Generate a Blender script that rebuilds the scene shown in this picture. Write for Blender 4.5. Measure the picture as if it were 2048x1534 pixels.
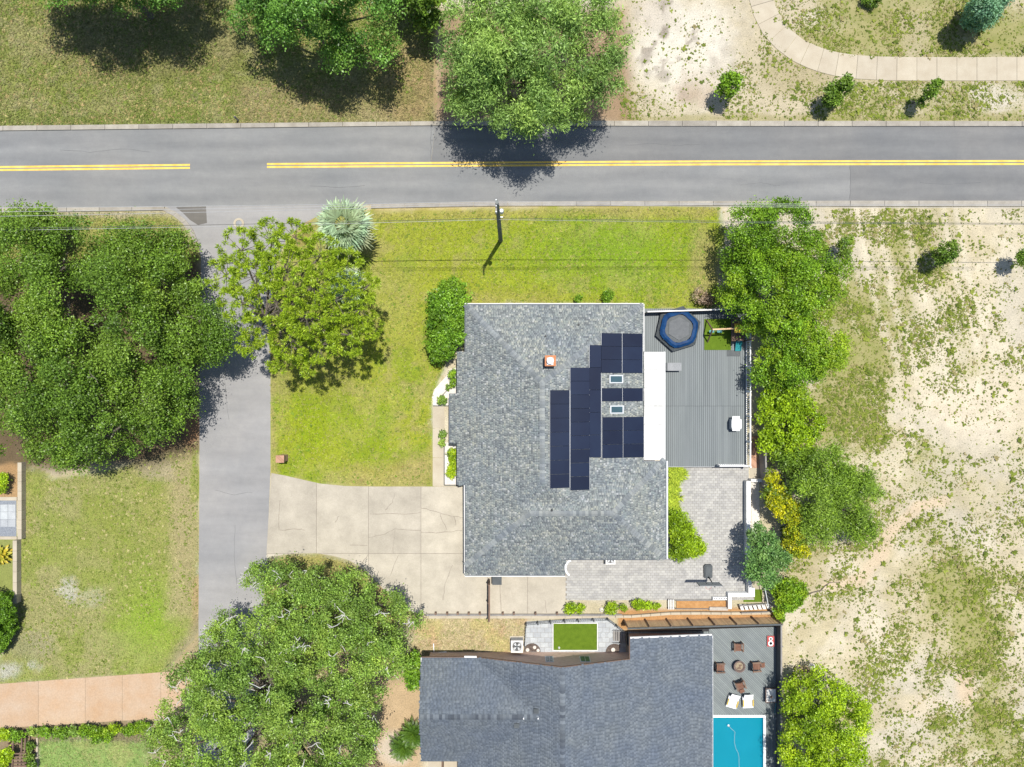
import bpy, math, random
import numpy as np
from mathutils import Vector

for o in list(bpy.data.objects):
    bpy.data.objects.remove(o)
SC = bpy.context.scene
COL = SC.collection
random.seed(11)
RNG = np.random.default_rng(5)

# ------------------------------------------------------------------ camera
H = 58.5            # camera height above the ground, metres
S = 0.043           # metres of ground per pixel of the 2048 px wide photograph
cam = bpy.data.cameras.new('camera')
camo = bpy.data.objects.new('camera', cam)
COL.objects.link(camo)
camo.location = (0, 0, H)
camo.rotation_euler = (0, 0, 0)
cam.sensor_width = 36.0
cam.lens = 36.0 * H / (2048 * S)
cam.clip_start = 0.5
cam.clip_end = 3000
SC.camera = camo

# ------------------------------------------------------------------ light
EL = math.radians(77.0)
AZ = math.atan2(0.494, 0.869)       # clockwise from +Y
sun_dir = Vector((math.sin(AZ) * math.cos(EL), math.cos(AZ) * math.cos(EL), math.sin(EL)))
W = bpy.data.worlds.new('World')
SC.world = W
W.use_nodes = True
nt = W.node_tree
nt.nodes.clear()
wo = nt.nodes.new('ShaderNodeOutputWorld')
bg = nt.nodes.new('ShaderNodeBackground')
sk = nt.nodes.new('ShaderNodeTexSky')
sk.sky_type = 'NISHITA'
sk.sun_disc = False
sk.sun_elevation = EL
sk.sun_rotation = AZ
bg.inputs['Strength'].default_value = 0.105
nt.links.new(sk.outputs[0], bg.inputs[0])
nt.links.new(bg.outputs[0], wo.inputs[0])
sl = bpy.data.lights.new('sun', 'SUN')
sl.energy = 4.6
sl.angle = math.radians(0.5)
sl.color = (1.0, 0.955, 0.88)
so = bpy.data.objects.new('sun', sl)
so.rotation_euler = (-sun_dir).to_track_quat('-Z', 'Y').to_euler()
so.location = sun_dir * 120
COL.objects.link(so)
SC.view_settings.view_transform = 'Standard'
SC.view_settings.look = 'None'
SC.view_settings.exposure = 0.42
SC.view_settings.gamma = 1.0
SC.view_settings.use_curve_mapping = False

# ------------------------------------------------------------------ helpers
def fz(z): return (H - z) / H
def X(px, z=0.0): return (px - 1024) * S * fz(z)
def Y(py, z=0.0): return -(py - 767) * S * fz(z)
def P(px, py, z=0.0): return (X(px, z), Y(py, z), z)
ORG = {}

def link(o, parent=None, kind=None, label=None, cat=None, group=None):
    COL.objects.link(o)
    if parent is not None: o.parent = parent
    if kind: o['kind'] = kind
    if label: o['label'] = label
    if cat: o['category'] = cat
    if group: o['group'] = group
    return o

def thing(name, label, cat, loc, group=None, kind=None):
    o = bpy.data.objects.new(name, None)
    o.empty_display_size = 0.2
    link(o, None, kind, label, cat, group)
    o.location = loc
    ORG[o.name] = tuple(loc)
    return o

def structure(name, loc=(0, 0, 0)):
    o = bpy.data.objects.new(name, None)
    link(o, None, 'structure')
    o.location = loc
    ORG[o.name] = tuple(loc)
    return o

class MB:
    def __init__(self): self.v = []; self.f = []
    def box(self, x0, x1, y0, y1, z0, z1):
        if x0 > x1: x0, x1 = x1, x0
        if y0 > y1: y0, y1 = y1, y0
        n = len(self.v)
        self.v += [(x0,y0,z0),(x1,y0,z0),(x1,y1,z0),(x0,y1,z0),(x0,y0,z1),(x1,y0,z1),(x1,y1,z1),(x0,y1,z1)]
        self.f += [(n+3,n+2,n+1,n),(n+4,n+5,n+6,n+7),(n,n+1,n+5,n+4),(n+1,n+2,n+6,n+5),(n+2,n+3,n+7,n+6),(n+3,n,n+4,n+7)]
        return self
    def pbox(self, a, b, c, d, z0, z1):      # photo pixels of the top face
        return self.box(X(a, z1), X(c, z1), Y(b, z1), Y(d, z1), z0, z1)
    def hexa(self, p):                        # eight corners: bottom four ccw, top four ccw
        n = len(self.v); self.v += [tuple(q) for q in p]
        self.f += [(n+3,n+2,n+1,n),(n+4,n+5,n+6,n+7),(n,n+1,n+5,n+4),(n+1,n+2,n+6,n+5),(n+2,n+3,n+7,n+6),(n+3,n,n+4,n+7)]
        return self
    def bar(self, a, b, w, h=None, up=(0,0,1)):
        h = h or w
        a = Vector(a); b = Vector(b); d = (b - a)
        if d.length < 1e-6: return self
        d.normalize(); u = Vector(up)
        if abs(d.dot(u)) > .98: u = Vector((1,0,0))
        s = d.cross(u).normalized() * (w/2); t = s.cross(d).normalized() * (h/2)
        return self.hexa([a-s-t, a+s-t, b+s-t, b-s-t, a-s+t, a+s+t, b+s+t, b-s+t])
    def prism(self, poly, z0, z1, inset=0.0):
        ar = sum(poly[i][0]*poly[(i+1)%len(poly)][1]-poly[(i+1)%len(poly)][0]*poly[i][1] for i in range(len(poly)))
        if ar < 0: poly = poly[::-1]
        n = len(self.v); k = len(poly)
        self.v += [(p[0],p[1],z0) for p in poly] + [(p[0],p[1],z1) for p in poly]
        self.f.append(tuple(n+k+i for i in range(k)))
        self.f.append(tuple(n+k-1-i for i in range(k)))
        for i in range(k):
            j = (i+1) % k
            self.f.append((n+i, n+j, n+k+j, n+k+i))
        return self
    def tube(self, pts, r, n=6, cap=True):
        pts = [Vector(p) for p in pts]
        rs = r if isinstance(r, (list, tuple)) else [r]*len(pts)
        base = len(self.v)
        for i, p in enumerate(pts):
            d = (pts[min(i+1,len(pts)-1)] - pts[max(i-1,0)])
            d = d.normalized() if d.length > 1e-9 else Vector((0,0,1))
            u = Vector((0,0,1)) if abs(d.z) < .9 else Vector((1,0,0))
            s = d.cross(u).normalized(); t = s.cross(d).normalized()
            for k in range(n):
                a = 2*math.pi*k/n
                self.v.append(tuple(p + (s*math.cos(a) + t*math.sin(a))*rs[i]))
        for i in range(len(pts)-1):
            for k in range(n):
                a = base+i*n+k; b = base+i*n+(k+1)%n
                self.f.append((a, b, b+n, a+n))
        if cap:
            self.f.append(tuple(base+k for k in range(n))[::-1])
            self.f.append(tuple(base+(len(pts)-1)*n+k for k in range(n)))
        return self
    def lathe(self, c, prof, n=16):
        base = len(self.v)
        for (r, z) in prof:
            for k in range(n):
                a = 2*math.pi*k/n
                self.v.append((c[0]+r*math.cos(a), c[1]+r*math.sin(a), c[2]+z))
        for i in range(len(prof)-1):
            for k in range(n):
                a = base+i*n+k; b = base+i*n+(k+1)%n
                self.f.append((a, b, b+n, a+n))
        self.f.append(tuple(base+k for k in range(n))[::-1])
        self.f.append(tuple(base+(len(prof)-1)*n+k for k in range(n)))
        return self
    def mesh(self, name, mat, org=(0,0,0)):
        me = bpy.data.meshes.new(name)
        me.from_pydata([(a-org[0], b-org[1], c-org[2]) for a,b,c in self.v], [], self.f)
        me.update()
        if mat: me.materials.append(mat)
        return me
    def build(self, name, mat, parent=None, origin=None, smooth=False, **kw):
        org = ORG[parent.name] if parent is not None else (origin or (0,0,0))
        me = self.mesh(name, mat, org)
        if smooth: me.polygons.foreach_set('use_smooth', [True]*len(me.polygons))
        o = bpy.data.objects.new(name, me)
        link(o, parent, **kw)
        if parent is None: o.location = org
        ORG[o.name] = tuple(org)
        return o

def piece(me, name, parent, loc, rz=0.0, sc=(1,1,1), kind=None, rot=None):
    o = bpy.data.objects.new(name, me)
    link(o, parent, kind)
    org = ORG[parent.name]
    o.location = (loc[0]-org[0], loc[1]-org[1], loc[2]-org[2])
    o.rotation_euler = rot or (0,0,rz)
    o.scale = sc
    ORG[o.name] = tuple(loc)
    return o

def npmesh(name, verts, faces, mat, attrs=None, fcol=None):
    me = bpy.data.meshes.new(name)
    nv = len(verts); nf, k = faces.shape
    me.vertices.add(nv); me.loops.add(nf*k); me.polygons.add(nf)
    me.vertices.foreach_set('co', np.ascontiguousarray(verts, dtype=np.float32).ravel())
    me.loops.foreach_set('vertex_index', np.ascontiguousarray(faces, dtype=np.int32).ravel())
    me.polygons.foreach_set('loop_start', np.arange(0, nf*k, k, dtype=np.int32))
    me.update(calc_edges=True)
    for an, arr in (attrs or {}).items():
        dom = 'POINT' if len(arr) == nv else 'FACE'
        if arr.ndim == 1:
            a = me.attributes.new(an, 'FLOAT', dom); a.data.foreach_set('value', arr.astype(np.float32))
        else:
            a = me.attributes.new(an, 'FLOAT_COLOR', dom)
            c4 = np.ones((len(arr), 4), np.float32); c4[:, :3] = arr
            a.data.foreach_set('color', c4.ravel())
    me.materials.append(mat)
    return me

# value noise on numpy arrays
def vnoise(x, y, seed):
    r = np.random.default_rng(seed); T = r.random((256, 256))
    xi = np.floor(x).astype(int); yi = np.floor(y).astype(int)
    fx = x-xi; fy = y-yi
    fx = fx*fx*(3-2*fx); fy = fy*fy*(3-2*fy)
    a = T[xi % 256, yi % 256]; b = T[(xi+1) % 256, yi % 256]
    c = T[xi % 256, (yi+1) % 256]; d = T[(xi+1) % 256, (yi+1) % 256]
    return (a*(1-fx)+b*fx)*(1-fy) + (c*(1-fx)+d*fx)*fy
def fbm(x, y, scale, seed, oct=4):
    v = 0; a = .5; t = 0
    for i in range(oct):
        v = v + a*vnoise(x/scale*2**i + 17*i, y/scale*2**i + 31*i, seed+i); t += a; a *= .55
    return v/t
def sdf(px, py, poly):
    poly = np.array(poly, float); n = len(poly)
    d = np.full(px.shape, 1e18); ins = np.zeros(px.shape, bool)
    for i in range(n):
        a = poly[i]; b = poly[(i+1) % n]; e = b-a
        wx = px-a[0]; wy = py-a[1]
        t = np.clip((wx*e[0]+wy*e[1])/(e@e+1e-12), 0, 1)
        d = np.minimum(d, (wx-e[0]*t)**2 + (wy-e[1]*t)**2)
        c = ((a[1] <= py) & (b[1] > py)) | ((b[1] <= py) & (a[1] > py))
        with np.errstate(divide='ignore', invalid='ignore'):
            xs = a[0] + (py-a[1])/(b[1]-a[1] if b[1] != a[1] else 1e-9)*e[0]
        ins ^= c & (px < xs)
    d = np.sqrt(d)
    return np.where(ins, -d, d)
def sstep(a, b, x):
    t = np.clip((x-a)/(b-a), 0, 1); return t*t*(3-2*t)

def clip_poly(poly, a, b, c):     # keep a*x+b*y<=c
    out = []
    for i in range(len(poly)):
        p = poly[i]; q = poly[(i+1) % len(poly)]
        dp = a*p[0]+b*p[1]-c; dq = a*q[0]+b*q[1]-c
        if dp <= 0: out.append(p)
        if (dp < 0 < dq) or (dq < 0 < dp):
            t = dp/(dp-dq); out.append((p[0]+t*(q[0]-p[0]), p[1]+t*(q[1]-p[1])))
    return out
def clip_rect(poly, x0, x1, y0, y1):
    for (a,b,c) in ((-1,0,-x0),(1,0,x1),(0,-1,-y0),(0,1,y1)):
        poly = clip_poly(poly, a, b, c)
        if len(poly) < 3: return []
    out = [p for i, p in enumerate(poly) if math.hypot(p[0]-poly[i-1][0], p[1]-poly[i-1][1]) > 1e-3]
    return out if len(out) > 2 else []
def parea(p): return abs(sum(p[i][0]*p[(i+1)%len(p)][1]-p[(i+1)%len(p)][0]*p[i][1] for i in range(len(p))))/2
def wp(poly, z=0): return [(X(a, z), Y(b, z)) for a, b in poly]

# ------------------------------------------------------------------ materials
def nd(t, ty, **kw):
    n = t.nodes.new(ty)
    for k, v in kw.items(): setattr(n, k, v)
    return n
def base_mat(name, rough=.8, spec=.25, metal=0.0):
    m = bpy.data.materials.new(name); m.use_nodes = True
    t = m.node_tree; p = t.nodes['Principled BSDF']
    p.inputs['Roughness'].default_value = rough
    p.inputs['Specular IOR Level'].default_value = spec
    p.inputs['Metallic'].default_value = metal
    return m, t, p
def c4(c): return (c[0], c[1], c[2], 1)
def ramp(t, stops, inp, interp='LINEAR'):
    r = nd(t, 'ShaderNodeValToRGB'); cr = r.color_ramp; cr.interpolation = interp
    while len(cr.elements) < len(stops): cr.elements.new(.5)
    for e, (p, c) in zip(cr.elements, stops): e.position = p; e.color = c4(c)
    t.links.new(inp, r.inputs[0]); return r.outputs[0]
def mixc(t, f, a, b, mode='MIX'):
    m = nd(t, 'ShaderNodeMix', data_type='RGBA', blend_type=mode)
    for s, v in ((0, f), (6, a), (7, b)):
        if hasattr(v, 'links'): t.links.new(v, m.inputs[s])
        elif isinstance(v, (int, float)): m.inputs[s].default_value = v
        else: m.inputs[s].default_value = c4(v)
    return m.outputs[2]
def noise(t, scale, detail=4, rough=.6, vec=None):
    n = nd(t, 'ShaderNodeTexNoise'); n.inputs['Scale'].default_value = scale
    n.inputs['Detail'].default_value = detail; n.inputs['Roughness'].default_value = rough
    if vec is None:
        g = nd(t, 'ShaderNodeNewGeometry'); vec = g.outputs['Position']
    t.links.new(vec, n.inputs['Vector']); return n.outputs['Fac']
def vscale(t, sc):
    g = nd(t, 'ShaderNodeNewGeometry'); m = nd(t, 'ShaderNodeVectorMath', operation='MULTIPLY')
    t.links.new(g.outputs['Position'], m.inputs[0]); m.inputs[1].default_value = sc
    return m.outputs[0]
def bumpn(t, p, h, strength=.3, dist=.02):
    b = nd(t, 'ShaderNodeBump'); b.inputs['Strength'].default_value = strength
    b.inputs['Distance'].default_value = dist
    t.links.new(h, b.inputs['Height']); t.links.new(b.outputs[0], p.inputs['Normal'])
def pmat(name, c1, c2, scale=2.0, rough=.8, spec=.25, metal=0.0, fine=25.0, famt=.25, rnd=0.0, bump=.2, grain=None, isl=0.0):
    m, t, p = base_mat(name, rough, spec, metal)
    n = noise(t, scale, 5, .6, vscale(t, grain) if grain else None)
    c = ramp(t, [(.3, c1), (.7, c2)], n)
    f = noise(t, fine, 3, .6)
    g = ramp(t, [(.25, (1-famt,)*3), (.75, (1+famt*.6,)*3)], f)
    c = mixc(t, 1.0, c, g, 'MULTIPLY')
    if rnd or isl:
        if rnd: src = nd(t, 'ShaderNodeObjectInfo').outputs['Random']; k = rnd
        else: src = nd(t, 'ShaderNodeNewGeometry').outputs['Random Per Island']; k = isl
        c = mixc(t, 1.0, c, ramp(t, [(0, (1-k,1-k,1-k*.9)), (1, (1+k*.6,1+k*.6,1+k*.5))], src), 'MULTIPLY')
    t.links.new(c, p.inputs['Base Color'])
    if bump: bumpn(t, p, f, bump, .02)
    return m
def leaf_mat(name, dark, light, yellow, trans=.28, rough=.42):
    dark, light, yellow = [tuple(min(.75, v*k*h) for v, h in zip(c, (.94, 1.12, .95))) for c, k in ((dark, 1.2), (light, 2.7), (yellow, 1.75))]
    m, t, p = base_mat(name, rough, .35)
    g = nd(t, 'ShaderNodeNewGeometry'); at = nd(t, 'ShaderNodeAttribute', attribute_name='tint')
    c = mixc(t, g.outputs['Random Per Island'], dark, light)
    c = mixc(t, at.outputs['Fac'], c, yellow)
    la = nd(t, 'ShaderNodeAttribute', attribute_name='age')  # random brightness by clump multiplied into the leaf colour
    c = mixc(t, 1.0, c, ramp(t, [(0, (.62,.66,.7)), (.5, (1.0,1.0,1.0)), (1, (1.5,1.38,1.25))], la.outputs['Fac']), 'MULTIPLY')
    t.links.new(c, p.inputs['Base Color'])
    tr = nd(t, 'ShaderNodeBsdfTranslucent'); mx = nd(t, 'ShaderNodeMixShader')
    c2 = mixc(t, 1.0, c, (1.25, 1.2, .6), 'MULTIPLY')
    t.links.new(c2, tr.inputs['Color']); mx.inputs[0].default_value = trans
    t.links.new(p.outputs[0], mx.inputs[1]); t.links.new(tr.outputs[0], mx.inputs[2])
    t.links.new(mx.outputs[0], t.nodes['Material Output'].inputs[0])
    return m
def shingle_mat(name, stops, rough=.9):
    m, t, p = base_mat(name, rough, .2)
    g = nd(t, 'ShaderNodeNewGeometry')
    c = ramp(t, stops, g.outputs['Random Per Island'], 'LINEAR')
    n = noise(t, .45, 4, .6)
    c = mixc(t, 1.0, c, ramp(t, [(.3, (.86,.9,.96)), (.7, (1.1,1.08,1.0))], n), 'MULTIPLY')
    f = noise(t, 30, 2)
    c = mixc(t, 1.0, c, ramp(t, [(.3, (.85,)*3), (.7, (1.12,)*3)], f), 'MULTIPLY')
    t.links.new(c, p.inputs['Base Color']); return m

M = {}
# ground and grass take their own colours from attributes (kinds of soil and grass)
def ground_mat():
    m, t, p = base_mat('soil', .95, .1)
    a = nd(t, 'ShaderNodeAttribute', attribute_name='soil')
    w = nd(t, 'ShaderNodeAttribute', attribute_name='weed')
    c = a.outputs['Color']
    f1 = noise(t, 9.0, 5, .75)
    c = mixc(t, 1.0, c, ramp(t, [(.28, (.60,.64,.58)), (.5, (1,1,1)), (.74, (1.32,1.28,1.2))], f1), 'MULTIPLY')
    f2 = noise(t, 5.0, 6, .8)
    mm = nd(t, 'ShaderNodeMath', operation='ADD'); t.links.new(f2, mm.inputs[0]); t.links.new(w.outputs['Fac'], mm.inputs[1])
    k = ramp(t, [(.0, (0,0,0)), (1, (1,1,1))], mm.outputs[0])
    mr = nd(t, 'ShaderNodeMapRange'); mr.inputs['From Min'].default_value = .82; mr.inputs['From Max'].default_value = 1.0
    t.links.new(mm.outputs[0], mr.inputs['Value'])
    wc = ramp(t, [(.35, (.17,.185,.045)), (.65, (.26,.235,.10))], noise(t, 1.1, 3))
    fac = nd(t, 'ShaderNodeMath', operation='MULTIPLY'); t.links.new(mr.outputs[0], fac.inputs[0]); fac.inputs[1].default_value = .72
    c = mixc(t, fac.outputs[0], c, wc)
    t.links.new(c, p.inputs['Base Color'])
    bumpn(t, p, f1, .5, .05)
    return m
M['soil'] = ground_mat()
def grass_mat():
    m, t, p = base_mat('grass', .75, .2)
    a = nd(t, 'ShaderNodeAttribute', attribute_name='tcol')
    t.links.new(a.outputs['Color'], p.inputs['Base Color'])
    return m
M['grass'] = grass_mat()
def asphalt(name, c1, c2, lanes=False):
    m, t, p = base_mat(name, .9, .2)
    n = noise(t, .35, 5, .6, vscale(t, (.35, 2.2, 1)))
    c = ramp(t, [(.25, tuple(v*.93 for v in c1)), (.75, tuple(v*1.05 for v in c2))], n)
    n2 = noise(t, .12, 3, .5)
    c = mixc(t, 1.0, c, ramp(t, [(.3, (.88,.90,.93)), (.7, (1.1,1.08,1.06))], n2), 'MULTIPLY')
    n3 = noise(t, 1.3, 5, .75)
    c = mixc(t, 1.0, c, ramp(t, [(.3, (.93,.93,.94)), (.72, (1.06,1.06,1.05))], n3), 'MULTIPLY')
    f = noise(t, 45, 2)
    c = mixc(t, 1.0, c, ramp(t, [(.3, (.88,)*3), (.7, (1.1,)*3)], f), 'MULTIPLY')
    if lanes:      # wheel paths polished by traffic, wandering a little
        g = nd(t, 'ShaderNodeNewGeometry'); sp = nd(t, 'ShaderNodeSeparateXYZ'); t.links.new(g.outputs['Position'], sp.inputs[0])
        w = nd(t, 'ShaderNodeMath', operation='MULTIPLY_ADD'); t.links.new(noise(t, .09, 2), w.inputs[0]); w.inputs[1].default_value = 1.6; t.links.new(sp.outputs[1], w.inputs[2])
        a = nd(t, 'ShaderNodeMath', operation='MULTIPLY_ADD'); t.links.new(w.outputs[0], a.inputs[0]); a.inputs[1].default_value = 4.05; a.inputs[2].default_value = -.8
        sn = nd(t, 'ShaderNodeMath', operation='SINE'); t.links.new(a.outputs[0], sn.inputs[0])
        mr = nd(t, 'ShaderNodeMapRange'); mr.inputs['From Min'].default_value = -1; t.links.new(sn.outputs[0], mr.inputs['Value'])
        c = mixc(t, 1.0, c, ramp(t, [(0, (.95,.95,.955)), (1, (1.05,1.05,1.045))], mr.outputs[0]), 'MULTIPLY')
    t.links.new(c, p.inputs['Base Color']); bumpn(t, p, f, .2, .01); return m
M['asphalt'] = asphalt('asphalt', (.176,.180,.180), (.206,.208,.204), True)
M['asphalt_new'] = asphalt('asphalt_new', (.150,.152,.152), (.174,.175,.172), True)
M['asphalt_old'] = asphalt('asphalt_old', (.235,.232,.228), (.262,.258,.253))
M['asphalt_patch'] = asphalt('asphalt_patch', (.10,.095,.085), (.15,.14,.125))
M['kerb'] = pmat('kerb_concrete', (.25,.228,.19), (.36,.335,.29), 1.1, rnd=.14)
def paint_mat():
    m, t, p = base_mat('yellow_paint', .7, .25)
    c = ramp(t, [(.3, (.58,.36,.05)), (.7, (.74,.52,.13))], noise(t, 1.2, 4))
    w = ramp(t, [(.60, (0,0,0)), (.72, (1,1,1))], noise(t, 14, 4, .7))
    f = nd(t, 'ShaderNodeMath', operation='MULTIPLY'); t.links.new(w, f.inputs[0]); f.inputs[1].default_value = .65
    t.links.new(mixc(t, f.outputs[0], c, (.20,.19,.17)), p.inputs['Base Color']); return m
M['yellow'] = paint_mat()
M['yellow_fresh'] = pmat('yellow_paint', (.62,.40,.05), (.72,.50,.12), 1.5, famt=.3)
M['concrete'] = pmat('driveway_concrete', (.315,.285,.23), (.44,.40,.325), .55, rnd=.10, famt=.12, fine=12)
M['seal'] = pmat('crack_seal', (.085,.088,.092), (.12,.122,.125), 3)
M['crack'] = pmat('crack', (.22,.19,.15), (.32,.29,.24), 3)
M['walk'] = pmat('sidewalk_concrete', (.365,.315,.235), (.43,.385,.30), .8, rnd=.06, famt=.12)
M['clay'] = pmat('stained_concrete', (.385,.255,.155), (.405,.31,.225), .55, rnd=.1, famt=.15, fine=8)
M['paver'] = pmat('paver', (.30,.296,.282), (.40,.392,.37), 1.2, rnd=.15, famt=.2)
M['paver_all'] = pmat('paver_small', (.30,.296,.282), (.40,.392,.37), 1.2, isl=.15, famt=.2)
M['joint'] = pmat('joint_sand', (.20,.18,.15), (.28,.25,.21), 3)
M['paver_grey'] = pmat('paver_grey', (.33,.35,.365), (.42,.44,.45), 2, rnd=.15)
M['deck'] = pmat('deck_board', (.14,.16,.164), (.175,.195,.20), .6, .6, rnd=.08, famt=.1, grain=(3,.3,1))
M['deck_dark'] = pmat('deck_gap', (.03,.03,.035), (.05,.05,.05))
M['deck2'] = pmat('deck_board_green_grey', (.165,.188,.189), (.20,.225,.225), .6, .6, rnd=.13, famt=.1)
M['white'] = pmat('white_paint', (.74,.74,.73), (.82,.82,.81), 1.5, .5, famt=.05)
M['offwhite'] = pmat('off_white', (.55,.54,.52), (.66,.65,.63), 2, .6, famt=.1)
M['stucco'] = pmat('stucco', (.48,.44,.37), (.56,.52,.45), 3)
M['grey_wall'] = pmat('grey_wall', (.36,.37,.38), (.46,.47,.47), 2)
M['cover'] = pmat('cover_panel', (.44,.44,.42), (.60,.60,.59), .6, .5, famt=.14, fine=7)
M['glass'] = pmat('dark_glass', (.02,.04,.05), (.03,.055,.07), 1, .08, .5, famt=.02, bump=0)
M['skyglass'] = pmat('skylight_glass', (.035,.07,.085), (.05,.095,.115), 1, .1, .6, famt=.02, bump=0)
M['solar'] = pmat('solar_cell', (.007,.012,.032), (.010,.018,.042), .4, .35, .2, rnd=.25, famt=.03, bump=0)
M['alu'] = pmat('aluminium', (.42,.44,.46), (.52,.54,.55), 3, .45, metal=.3, famt=.05, bump=0)
M['wire'] = pmat('wire_metal', (.30,.31,.32), (.40,.40,.40), 3, .5, famt=.05, bump=0)
M['cable'] = pmat('black_cable', (.06,.06,.06), (.12,.12,.11), 3, .6, famt=.05, bump=0)
M['black'] = pmat('black_metal', (.02,.022,.025), (.035,.037,.04), 3, .5, famt=.1, bump=0)
M['charcoal'] = pmat('charcoal_plastic', (.06,.07,.075), (.09,.10,.105), 3, .6, rnd=.1)
M['greybox'] = pmat('grey_plastic', (.20,.21,.22), (.27,.28,.29), 3, .6)
M['brownwood'] = pmat('brown_wood', (.13,.085,.06), (.20,.135,.10), 2, .8, rnd=.2, grain=(1,1,6))
M['tanwood'] = pmat('tan_wood', (.60,.40,.22), (.70,.50,.30), 1.5, .8, rnd=.18)
M['greywood'] = pmat('grey_wood', (.20,.19,.18), (.28,.265,.25), 2, .85, rnd=.15)
M['polewood'] = pmat('pole_wood', (.10,.12,.11), (.17,.18,.16), 2, .85, grain=(4,4,.4))
M['bark'] = pmat('bark', (.09,.075,.06), (.18,.155,.13), 4, .95, bump=.6, fine=14)
M['twig'] = pmat('pale_twig', (.44,.43,.41), (.58,.57,.54), 4, .9)
M['chairwood'] = pmat('chair_brown', (.14,.065,.04), (.20,.10,.065), 3, .55, rnd=.1)
M['rust'] = pmat('fire_bowl', (.10,.07,.06), (.20,.15,.13), 6, .7)
M['ash'] = pmat('ash', (.22,.18,.12), (.34,.28,.19), 9, .95)
M['pool'] = pmat('pool_plaster', (.008,.21,.33), (.012,.27,.39), .5, .7, famt=.05)
M['turf'] = pmat('artificial_turf', (.075,.13,.006), (.105,.17,.010), 2.5, .9, famt=.35, fine=40)
M['turfdark'] = pmat('dark_turf', (.06,.105,.012), (.09,.14,.02), 2.5, .9, famt=.35, fine=40)
M['blue'] = pmat('blue_vinyl', (.002,.022,.08), (.004,.045,.14), 2, .55, .2, famt=.08)
M['mat'] = pmat('jump_mat', (.105,.112,.118), (.14,.147,.152), 3, .8)
M['teal'] = pmat('teal_plastic', (.02,.18,.20), (.03,.24,.26), 2, .4, famt=.05)
M['yellowpl'] = pmat('yellow_plastic', (.50,.34,.04), (.62,.44,.08), 2, .5, famt=.1)
M['red'] = pmat('red_plastic', (.36,.06,.06), (.44,.10,.09), 2, .5)
M['mulch'] = pmat('mulch', (.06,.045,.04), (.15,.12,.10), 9, .95, famt=.4)
M['straw'] = pmat('pine_straw', (.34,.17,.06), (.46,.26,.11), 4, .95, famt=.4)
M['gravel'] = pmat('white_gravel', (.54,.49,.44), (.68,.64,.58), 5, .95, famt=.3)
M['bluegravel'] = pmat('blue_gravel', (.16,.18,.21), (.26,.28,.31), 9, .95, famt=.45)
M['boulder'] = pmat('stone', (.30,.27,.24), (.42,.39,.35), 3, .9, rnd=.2)
M['brickcap'] = pmat('brick_orange', (.40,.14,.06), (.52,.24,.12), 8, .9, famt=.4)
def brick_mat(name, c1, c2, mo, sc=1.0):
    m, t, p = base_mat(name, .9, .2)
    g = nd(t, 'ShaderNodeNewGeometry'); s = nd(t, 'ShaderNodeSeparateXYZ'); t.links.new(g.outputs['Position'], s.inputs[0])
    ad = nd(t, 'ShaderNodeMath', operation='ADD'); t.links.new(s.outputs[0], ad.inputs[0]); t.links.new(s.outputs[1], ad.inputs[1])
    cm = nd(t, 'ShaderNodeCombineXYZ'); t.links.new(ad.outputs[0], cm.inputs[0]); t.links.new(s.outputs[2], cm.inputs[1])
    b = nd(t, 'ShaderNodeTexBrick'); t.links.new(cm.outputs[0], b.inputs['Vector'])
    b.inputs['Color1'].default_value = c4(c1); b.inputs['Color2'].default_value = c4(c2); b.inputs['Mortar'].default_value = c4(mo)
    b.inputs['Scale'].default_value = sc; b.inputs['Brick Width'].default_value = .22; b.inputs['Row Height'].default_value = .075
    b.inputs['Mortar Size'].default_value = .008
    t.links.new(b.outputs['Color'], p.inputs['Base Color']); bumpn(t, p, b.outputs['Fac'], -.4, .01); return m
M['brick'] = brick_mat('brick', (.30,.16,.10), (.42,.24,.16), (.40,.34,.28))
M['brick_pale'] = brick_mat('brick_pale', (.58,.36,.25), (.70,.48,.35), (.62,.55,.48))
M['shingle'] = shingle_mat('blue_grey_shingle', [(0, (.125,.135,.145)), (.15, (.17,.187,.192)), (.4, (.207,.222,.226)), (.58, (.215,.242,.236)), (.75, (.255,.27,.268)), (.9, (.29,.30,.268)), (1, (.36,.37,.375))])
M['shingle2'] = shingle_mat('slate_blue_shingle', [(0, (.100,.117,.142)), (.35, (.118,.137,.164)), (.7, (.132,.152,.180)), (1, (.152,.173,.202))])
M['capshingle'] = shingle_mat('ridge_shingle', [(0, (.14,.155,.165)), (.5, (.20,.215,.225)), (1, (.27,.285,.28))])
M['capshingle2'] = shingle_mat('ridge_shingle_slate', [(0, (.06,.07,.088)), (.5, (.105,.12,.14)), (1, (.16,.18,.205))])
M['underlay'] = pmat('roof_underlay', (.10,.115,.135), (.13,.145,.16), 2)
M['underlay2'] = pmat('roof_underlay_slate', (.09,.11,.14), (.11,.13,.16), 2)

# water: clear blue surface over the pool shell
def water_mat():
    m, t, p = base_mat('pool_water', .03, .5)
    p.inputs['Base Color'].default_value = (.004, .27, .42, 1)
    tr = nd(t, 'ShaderNodeBsdfTransparent'); tr.inputs[0].default_value = (.25, .82, .95, 1)
    mx = nd(t, 'ShaderNodeMixShader'); mx.inputs[0].default_value = .55
    t.links.new(p.outputs[0], mx.inputs[2]); t.links.new(tr.outputs[0], mx.inputs[1])
    t.links.new(mx.outputs[0], t.nodes['Material Output'].inputs[0])
    bumpn(t, p, noise(t, 2.6, 4), .5, .06); return m
M['water'] = water_mat()

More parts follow.
